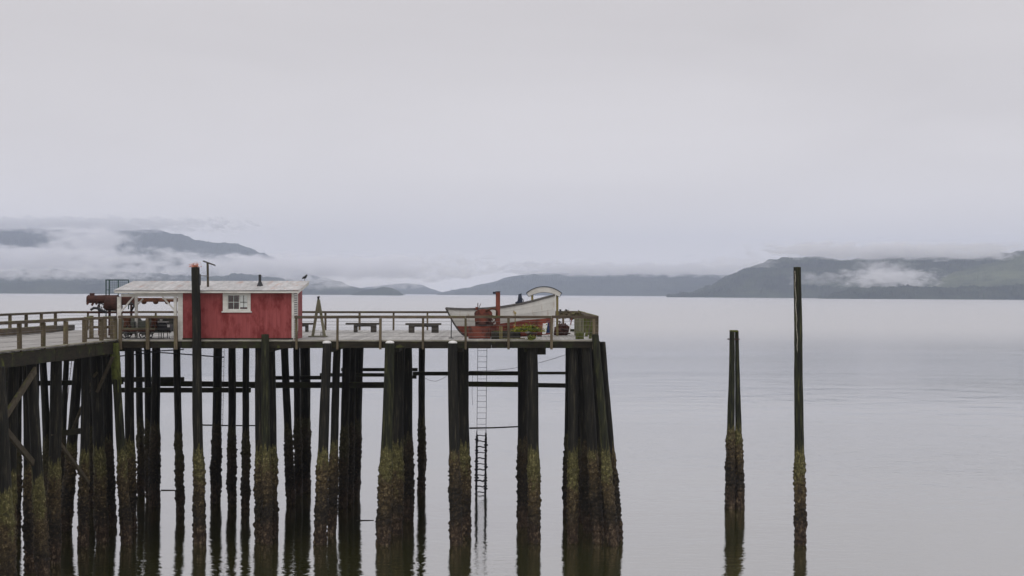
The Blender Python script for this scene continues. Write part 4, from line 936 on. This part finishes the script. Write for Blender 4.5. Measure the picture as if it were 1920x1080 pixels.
# ---------------------------------------------------------------- rusty engine, pipe and flowers in front of the boat
Ye = 66.6
t = thing('boiler_engine', 'red rusty donkey engine with drum and flywheel in front of the boat', 'engine', P(905, 634, Ye))
b = MB(); c0, c1 = P(892, 590, Ye + 0.35), P(922, 590, Ye + 0.35)
prof = []
for k in range(13):
    a = math.pi * k / 12; prof.append((PX(906, Ye) + 0.40 * math.cos(a), PZ(588, Ye) + 0.20 * math.sin(a)))
prof = [(PX(921.5, Ye), PZ(604, Ye))] + prof + [(PX(890.5, Ye), PZ(604, Ye))]
MB().prism(prof, Ye, Ye + 0.6).build('drum', M['redrust'], t, smooth=False)
pbox(891, 925, 604.2, 611.5, Ye + 0.05, 0.5).build('base_frame', M['darkrust'], t, bevel=0.01)
MB().box((PX(878, Ye), Ye + 0.0, DZ + 0.003), (PX(920, Ye), Ye + 0.7, PZ(611.8, Ye))).build('red_plinth', M['redrust'], t, bevel=0.03)
fw = P(922, 599, Ye - 0.06); fl = ring(fw, 0.17, 0.028, 20, 6); fl.build('flywheel', M['darkrust'], t)
b = MB()
for k in range(5):
    a = k * math.pi * 2 / 5 + 0.3; b.bar(fw, fw + Vector((math.cos(a) * 0.16, 0, math.sin(a) * 0.16)), 0.02, 0.03)
b.build('spoke', M['darkrust'], t)
MB().tube([P(910, 584, Ye), P(916, 581, Ye), P(922, 578.5, Ye), P(929, 579.5, Ye), P(932, 584, Ye), P(931, 592, Ye)], 0.045, 8).build('curved_pipe', M['rust'], t, smooth=True)
MB().tube([P(896, 581, Ye + 0.2), P(896, 568, Ye + 0.2)], 0.018, 6).tube([P(898, 577, Ye + 0.3), P(901.5, 569, Ye + 0.3)], 0.014, 6).build('lever', M['darkrust'], t)
MB().ball(P(904, 607, Ye - 0.02), 0.2, 0.06, 0.07).build('gear_cover', M['darkrust'], t, smooth=True)
MB().tube([P(894, 581, Ye + .3), P(894, 575.5, Ye + .3)], 0.06, 8).build('filler_neck', M['redrust'], t)
Yp = 66.9
t = thing('exhaust_stack', 'tall square rusty iron stack with a bent dark top beside the engine', 'stack', (PX(933, Yp), Yp, DZ))
MB().box((PX(929.5, Yp), Yp, DZ + 0.002), (PX(937.8, Yp), Yp + 0.2, PZ(547.5, Yp))).build('shaft', M['redrust'], t, bevel=0.02)
MB().box((PX(924, Yp), Yp + 0.01, PZ(551.3, Yp)), (PX(929.4, Yp), Yp + 0.19, PZ(547, Yp))).build('bent_top', M['bluedark'], t, bevel=0.01)
MB().box((PX(928.8, Yp), Yp - 0.02, PZ(547.4, Yp)), (PX(938.3, Yp), Yp + 0.22, PZ(546, Yp))).build('cap', M['darkrust'], t)
t = thing('standpipe', 'small greenish brass tap on a thin pipe before the boat hull', 'tap', P(965.5, 633, 66.4))
MB().tube([P(966, 634, 66.4), P(966, 588, 66.4)], 0.022, 7).build('pipe', M['yellowpost'], t)
MB().ball(P(966, 587, 66.4), 0.05, 0.05, 0.06).tube([P(966, 586, 66.4), P(963, 583, 66.4)], 0.025, 6).build('valve', M['yellowpost'], t)
t = thing('timber_trestle', 'low mossy dark trestle between the engine and the flower planter', 'trestle', P(945, 634, 66.2))
MB().box((PX(921, 66.2), 66.1, DZ + 0.003), (PX(976, 66.2), 66.7, PZ(620.5, 66.2))).build('dark_box', M['dark'], t, bevel=0.02)
for x in (937.5, 941):
    MB().box((PX(x - 1, 65.9), 65.9, DZ + 0.002), (PX(x + 1, 65.9), 65.95, PZ(612, 65.9))).build('stake', M['yellowpost'], t)
MB().box((PX(938, 65.7), 65.6, DZ + 0.003), (PX(985, 65.7), 65.75, DZ + 0.06)).build('kerb_timber', M['aframe'], t, bevel=0.01)
Yf = 65.9
t = thing('planter', 'dark half-barrel planter standing on the deck below the flowers', 'planter', (PX(997, Yf), Yf, DZ))
MB().tube([(PX(997, Yf), Yf, DZ + 0.004), (PX(997, Yf), Yf, DZ + 0.3)], [0.17, 0.24], 16).build('tub', M['darkrust'], t)
ring((PX(997, Yf), Yf, DZ + 0.27), 0.235, 0.012, 18, 5, 'Z').build('hoop', M['black'], t)
MB().ball((PX(990, Yf), Yf - 0.1, DZ + 0.31), 0.13, 0.12, 0.07, 12, 6).build('stone_bowl', M['lead'], t, smooth=True)
tuft('flower_plant', 'spreading yellow-green leafy plant growing in the dark planter', 'plant', (PX(990, Yf), Yf, DZ + 0.34), 0.60, 0.26, 900, [(M['leaf'], 'leaves'), (M['darkleaf'], 'dark_leaves'), (M['leaf'], 'new_leaves'), (M['leaf'], 'yellow_leaves')], 0.095, 5, dep=0.3)
tuft('flower_plant', 'red and orange blooms along the top of the leafy plant', 'flowers', (PX(988, Yf), Yf + 0.1, DZ + 0.48), 0.52, 0.14, 90, [(M['redleaf'], 'petals')], 0.07, 6, dep=0.2, stem=False)
tuft('trailing_plant', 'pale green plant hanging over the pier edge below the planter', 'plant', (PX(997, 65.0), 65.0, DZ - 0.02), 0.22, 0.22, 200, [(M['leaf'], 'leaves'), (M['darkleaf'], 'dark_leaves')], 0.05, 9, dep=0.1, stem=False)
Yw = 66.6
t = thing('towel', 'white cloth beside the blue bag below the raised end of the boat', 'cloth', P(1021, 626, Yw))
vs = []; fs = []
for i in range(9):
    for j in range(9):
        u, v = i / 8, j / 8; vs.append((PX(1016.5 + 3 * v * 0.5 + u * (7.0 + 2 * (v)) - 0, Yw), Yw + 0.05 * math.sin(u * 7 + v * 2) - 0.12 * (1 - v), PZ(626 - 20 * v + 0.6 * math.sin(u * 5), Yw)))
for i in range(8):
    for j in range(8): k = i * 9 + j; fs.append((k, k + 9, k + 10, k + 1))
MB().add(vs, fs).build('cloth_fold', M['cap'], t, smooth=True)
t = thing('bag', 'dark blue bag with green pocket standing beside the white cloth', 'bag', P(1027, 626, Yw))
MB().prism([(PX(a, Yw), PZ(c, Yw)) for a, c in ((1023.5, 625), (1024, 607), (1026, 605), (1030, 605.5), (1031, 625))], Yw + 0.1, Yw + 0.35).build('bag_body', M['blue'], t, bevel=0.02)
MB().prism([(PX(a, Yw), PZ(c, Yw)) for a, c in ((1031.2, 625), (1031.2, 606), (1036, 606), (1037, 625))], Yw + 0.12, Yw + 0.33).build('side_pocket', M['green'], t, bevel=0.01)
MB().tube([P(1025, 606, Yw + .2), P(1026, 601, Yw + .2), P(1029, 601, Yw + .2), P(1030, 606, Yw + .2)], 0.012, 5).build('handle', M['blue'], t)

# ---------------------------------------------------------------- right corner of the deck
t = thing('rusty_chain_heap', 'brown rusty heap of chain and net beside the sign post', 'chain heap', P(1053, 622, 72))
random.seed(4)
for k in range(26):
    c = P(random.uniform(1042, 1066), 0, 72); hgt = random.uniform(0.05, 0.75) * (1 - abs(c.x - PX(1053, 72)) / 0.6)
    ring((c.x, 72 + random.uniform(-0.3, 0.4), DZ + max(hgt, 0.08)), random.uniform(0.06, 0.12), 0.025, 10, 5, random.choice('XYZ')).build('link', M['rust'], t)
MB().ball((PX(1054, 72), 72.1, DZ + 0.22), 0.42, 0.4, 0.32, 14, 8, jit=0.5).build('net_bundle', M['darkrust'], t, smooth=False)
t = thing('marker_stick', 'slanting stick painted red above and white below in the deck corner', 'stick', P(1068, 625, 70))
MB().bar(P(1067, 624, 70), P(1070, 609, 70), 0.05, 0.05).build('white_end', M['cap'], t); MB().bar(P(1070, 609, 70), P(1072, 595, 70), 0.05, 0.05).build('red_end', M['hullred'], t)
t = thing('wooden_drum', 'pale weathered upright wooden drum near the right corner', 'barrel', P(1085, 622, 71))
X = PX(1086, 71)
for k in range(14):
    a = 2 * math.pi * k / 14; c = Vector((X + 0.2 * math.cos(a), 71.2 + 0.2 * math.sin(a), 0))
    MB().bar((c.x, c.y, DZ + 0.01), (c.x, c.y, PZ(597, 71) + random.uniform(-0.01, 0.01)), 0.075, 0.05, up=(math.cos(a), math.sin(a), 0)).build('stave', M['aframe'], t)
MB().tube([(X, 71.2, DZ + 0.01), (X, 71.2, PZ(598, 71))], 0.18, 14).build('barrel_core', M['aframe'], t)
t = tag(MB().tube([(PX(1087, 66), 66, DZ + 0.003), (PX(1087, 66), 66, PZ(624, 66)), (PX(1087, 66), 66, PZ(622, 66))], [0.19, 0.18, 0.15], 12, jit=0.15).build('log_stump', M['lime']), 'short mossy log stump at the front of the right corner', 'stump')
t = thing('cable_reel', 'mossy reel of old netting against the back right rail', 'cable reel', P(1070, 612, 79))
b = MB(); random.seed(11)
for k in range(16): b.ball(P(1045 + k * 3.2, 590.5 + random.uniform(-2.5, 2.5), 79.2), 0.13, 0.2, 0.12 + random.uniform(0, 0.06), 8, 6, jit=1.2, seed=k)
b.build('barrel', M['post'], t)
for x in (1045, 1094):
    b = MB(); b.tube([P(x, 600, 79.2), P(x + 1.6, 600, 79.2)], 0.36, 18); b.build('flange', M['dark'], t)
MB().box((PX(1046, 79.2), 79.0, DZ + 0.002), (PX(1095, 79.2), 79.45, DZ + 0.12)).build('cradle', M['dark'], t)
t = thing('double_bollard', 'pair of small black bollards on a plate above the mossy reel', 'bollard', P(1055, 584, 79.2))
MB().box((PX(1047, 79.2), 79.1, PZ(585.4, 79.2)), (PX(1066, 79.2), 79.35, PZ(583.6, 79.2))).build('plate', M['gun'], t)
for x in (1050.5, 1061.5): MB().tube([P(x, 583.8, 79.2), P(x, 581.5, 79.2), P(x, 580, 79.2)], [0.05, 0.05, 0.07], 10).build('bollard_head', M['black'], t)
# upright boards stacked against the right rail
for k in (0, 3, 6):
    yk = 66.4 + k * 1.15; t = MB().bar((XR - 0.30, yk, DZ + 0.003), (XR - 0.17, yk + 0.1, DZ + random.uniform(0.70, 0.85)), 0.13, 0.05, up=(0, 1, 0)).build('leaning_board', M['post'] if k % 3 else M['lime'], bevel=0.005)
    tag(t, ['nearest mossy board leaning on the right-hand rail', 'second board leaning inside the right-hand rail', 'third board leaning inside the right-hand rail', 'middle mossy board of those leaning on the right-hand rail',
            'fifth board leaning inside the right-hand rail', 'sixth board leaning inside the right-hand rail', 'farthest mossy board leaning on the right-hand rail'][k], 'board', 'boards leaning on the right rail')

# ---------------------------------------------------------------- machine and frame behind the shelter
Ym = 71.5
t = thing('cannery_machine', 'dark rusty iron machine with drum and spoked wheel left of the shelter', 'machine', (PX(195, Ym), Ym, DZ))
MB().tube([P(163, 560, Ym), P(164.5, 560, Ym), P(167, 561, Ym), P(203, 561, Ym)], [0.12, 0.2, 0.19, 0.21], 14, jit=0.1).build('feed_barrel', M['darkrust'], t)
MB().tube([P(198, 567, Ym), P(201, 568, Ym), P(222, 568, Ym), P(225, 567, Ym)], [0.30, 0.38, 0.39, 0.32], 18).build('drum', M['darkrust'], t)
for a, c_ in ((163, 571), (172, 573), (180, 571)):
    MB().bar(P(a, c_, Ym - 0.15), P(a + 4, c_ - 7, Ym - 0.15), 0.07, 0.09).build('gripper', M['darkrust'], t)
pbox(168, 176, 549.5, 556, Ym - .05, 0.14).build('top_bracket', M['darkrust'], t)
pbox(250, 334, 558.5, 566, Ym + 0.2, 0.3).build('conveyor_trough', M['rust'], t, bevel=0.02)
pbox(222, 252, 556, 572, Ym + 0.1, 0.4).build('gear_housing', M['darkrust'], t, bevel=0.04)
for a in (270, 292, 314): MB().ball(P(a, 567, Ym + 0.3), 0.13, 0.12, 0.09).build('bearing', M['rust'], t, smooth=True)
for x, wd in ((184, 0.07), (203, 0.1), (218, 0.1), (244, 0.09), (300, 0.09), (331, 0.09)):
    if x < 250: MB().box((PX(x, Ym + .1), Ym + 0.1, DZ + 0.002), (PX(x, Ym + .1) + wd, Ym + 0.1 + wd, PZ(566, Ym))).build('leg', M['darkrust'], t)
b = ring(P(190, 577, Ym - 0.2), 0.19, 0.022, 20, 6); b.build('hand_wheel', M['black'], t)
b = MB(); c = P(190, 577, Ym - .2)
for k in range(6):
    a = k * math.pi / 3 + 0.2; b.bar(c, c + Vector((math.cos(a) * .19, 0, math.sin(a) * .19)), 0.02, 0.02)
b.build('wheel_spoke', M['black'], t)
MB().tube([P(170, 581, Ym - .3), P(176, 577.5, Ym - .3), P(184, 578, Ym - .3), P(192, 583, Ym - .3), P(200, 586, Ym - .3)], 0.06, 8).build('hose', M['black'], t, smooth=True)
MB().tube([P(246, 583, Ym), P(252, 573, Ym - .3), P(247, 569, Ym - .3), P(240, 571, Ym - .3)], 0.05, 8).build('hose', M['black'], t, smooth=True)
MB().bar(P(165, 586, Ym), P(255, 586, Ym), 0.4, 0.08).build('bed_plate', M['darkrust'], t)
Yg = 73.5
t = thing('steel_frame', 'tall dark green steel frame with mesh rising behind the shelter roof', 'frame', (PX(202, Yg), Yg, DZ))
for x in (198.6, 204.6, 221.5): MB().box((PX(x - .9, Yg), Yg, DZ + 0.002), (PX(x + .9, Yg), Yg + 0.05, PZ(524, Yg))).build('upright', M['green'], t)
MB().box((PX(197.5, Yg), Yg - 0.005, PZ(526, Yg)), (PX(241, Yg), Yg + 0.055, PZ(524, Yg))).build('top_rail', M['green'], t)
for y in (543, 557): MB().box((PX(199.5, Yg), Yg + 0.01, PZ(y + 1, Yg)), (PX(204, Yg), Yg + 0.04, PZ(y, Yg))).build('rung', M['green'], t)
MB().box((PX(240, Yg), Yg, PZ(580, Yg)), (PX(241.6, Yg), Yg + 0.05, PZ(526, Yg))).build('upright', M['green'], t)
b = MB()
for k in range(9): b.box((PX(206.5 + k * 3.7, Yg), Yg + 0.02, PZ(550, Yg)), (PX(206.8 + k * 3.7, Yg), Yg + 0.028, PZ(526, Yg)))
for k in range(5): b.box((PX(205, Yg), Yg + 0.03, PZ(530 + k * 4.6, Yg)), (PX(240, Yg), Yg + 0.037, PZ(529.7 + k * 4.6, Yg)))
b.build('wire_mesh', M['green'], t, kind='stuff')

# ---------------------------------------------------------------- cart and goods under the shelter
Yk = 66.6
t = thing('baggage_cart', 'old flat iron-wheeled cart parked under the white shelter', 'cart', (PX(258, Yk), Yk, DZ))
MB().box((PX(225, Yk), Yk, PZ(619, Yk)), (PX(291, Yk), Yk + 0.8, PZ(615.5, Yk))).build('bed', M['rail'], t, bevel=0.01)
MB().box((PX(226, Yk), Yk - 0.01, PZ(621.5, Yk)), (PX(290, Yk), Yk + 0.03, PZ(619, Yk))).build('side_sill', M['darkrust'], t)
for x, y_ in ((235, 0.05), (268, 0.05), (281, 0.7), (241, 0.7)):
    c = Vector((PX(x, Yk + y_), Yk + y_ - 0.08, DZ + 0.165)); w_ = ring(c, 0.14, 0.025, 20, 6).build('wheel', M['black'], t); b = MB()
    for k in range(5):
        a = k * math.pi * 2 / 5; b.bar(c, c + Vector((math.cos(a) * .14, 0, math.sin(a) * .14)), 0.02, 0.022)
    b.tube([c - Vector((0, 0.03, 0)), c + Vector((0, 0.03, 0))], 0.03, 8).build('spoke', M['black'], w_)
for x in (235, 268): MB().bar((PX(x, Yk), Yk - 0.02, DZ + 0.165), (PX(x, Yk), Yk + 0.75, DZ + 0.165), 0.05, 0.05).build('axle', M['black'], t)
t = thing('gear_stand', 'left rusty gear casting standing on the cart', 'iron casting', P(235, 615, Yk + .3))
MB().prism([(PX(a, Yk), PZ(c_, Yk)) for a, c_ in ((228, 614.5), (230, 603), (227, 597), (231, 592), (238, 593), (241, 600), (239, 606), (242, 614.5), (238, 614.5), (236, 608), (233, 614.5))], Yk + 0.25, Yk + 0.5).build('casting', M['rust'], t, bevel=0.01)
t = thing('gear_stand', 'right rusty gear casting standing at the end of the cart', 'iron casting', P(285, 615, Yk + .3))
MB().prism([(PX(a, Yk), PZ(c_, Yk)) for a, c_ in ((279, 614.5), (282, 603), (280, 594), (289, 593), (292, 600), (290, 608), (292, 614.5), (288, 614.5), (286, 606), (283, 614.5))], Yk + 0.2, Yk + 0.5).build('casting', M['rust'], t, bevel=0.01)
Yb2 = 66.9
t = thing('grill', 'black box grill on thin legs at the right of the shelter', 'grill', P(308, 634, Yb2))
pbox(296, 319, 607.5, 620.5, Yb2, 0.5).build('firebox', M['black'], t, bevel=0.01)
for x in (297, 301.5, 313, 317.5):
    for dy in (0.02, 0.44): MB().box((PX(x, Yb2), Yb2 + dy, DZ + 0.002), (PX(x, Yb2) + 0.03, Yb2 + dy + 0.03, PZ(620.4, Yb2))).build('leg', M['black'], t)
pbox(295, 313, 603, 604.4, Yb2 + 0.05, 0.4).build('shelf', M['cap'], t); pbox(297, 312, 604.5, 607.3, Yb2 + 0.1, 0.3).build('lid', M['black'], t)
pbox(313.5, 318.5, 608.5, 613.5, Yb2 - 0.012, 0.01).build('notice_plate', M['curtain'], t)
t = tag(MB().ball(P(302, 600.5, Yb2 + 0.25), 0.065, 0.065, 0.06).tube([P(302, 600, Yb2 + .25), P(305.5, 598.8, Yb2 + .25)], 0.012, 5).build('kettle', M['cap'], smooth=True), 'small white kettle on the shelf of the black grill', 'kettle')
t = tag(MB().ball(P(324, 628.5, 66.5), 0.15, 0.13, 0.16, 12, 8, jit=0.4).build('sack', M['curtain'], smooth=True), 'pale crumpled sack on the deck beside the shelter post', 'sack')
t = tag(pbox(288, 293, 595, 601, 67.2, 0.1).build('lantern', M['cap'], bevel=0.01), 'small white lantern on the railing side of the right casting', 'lantern') if False else None
# crates behind the cart
for x0_, x1_, y0_, lab in ((228, 250, 602, 'grey-green crate behind the left end of the cart'), (262, 284, 600, 'grey-green crate behind the right end of the cart')):
    t = thing('crate', lab, 'crate', P((x0_ + x1_) / 2, 628, 67.5)); Yx = 67.45
    pbox(x0_, x1_, y0_ + 1, 626.5, Yx, 0.45).build('crate_body', M['ggreen'], t)
    for k in range(4): h0 = y0_ + 1.5 + k * 6; pbox(x0_ - 0.3, x1_ + 0.3, h0, h0 + 5, Yx - 0.02, 0.018).build('slat', M['ggreen'], t)

# ---------------------------------------------------------------- flotsam
t = tag(MB().tube([(PX(671, 71.5), 71.5, 0.01), (PX(703, 71.6), 71.6, 0.0)], 0.03, 6, jit=.4).build('floating_stick', M['bench']), 'thin stick floating between two front pile groups', 'stick', pier=False)
t = tag(MB().tube([(PX(304, 82), 82, 0.02), (PX(330, 82), 82, 0.02)], 0.025, 6, jit=.4).build('floating_stick', M['bench']), 'thin stick floating beside the back piles under the shelter', 'stick', pier=False)

# the old pier has settled a fraction of a degree towards one end
Rm = Matrix.Translation((0, 0, CZ)) @ Matrix.Rotation(ROLL * 0 , 4, 'Y') @ Matrix.Translation((0, 0, -CZ))
for o in TOP:
    v = Vector(o.location); c, s = math.cos(-ROLL), math.sin(-ROLL)
    x, z = v.x, v.z - CZ
    o.location = (x * c + z * s, v.y, -x * s + z * c + CZ)
    o.rotation_euler = (0, -ROLL, 0)
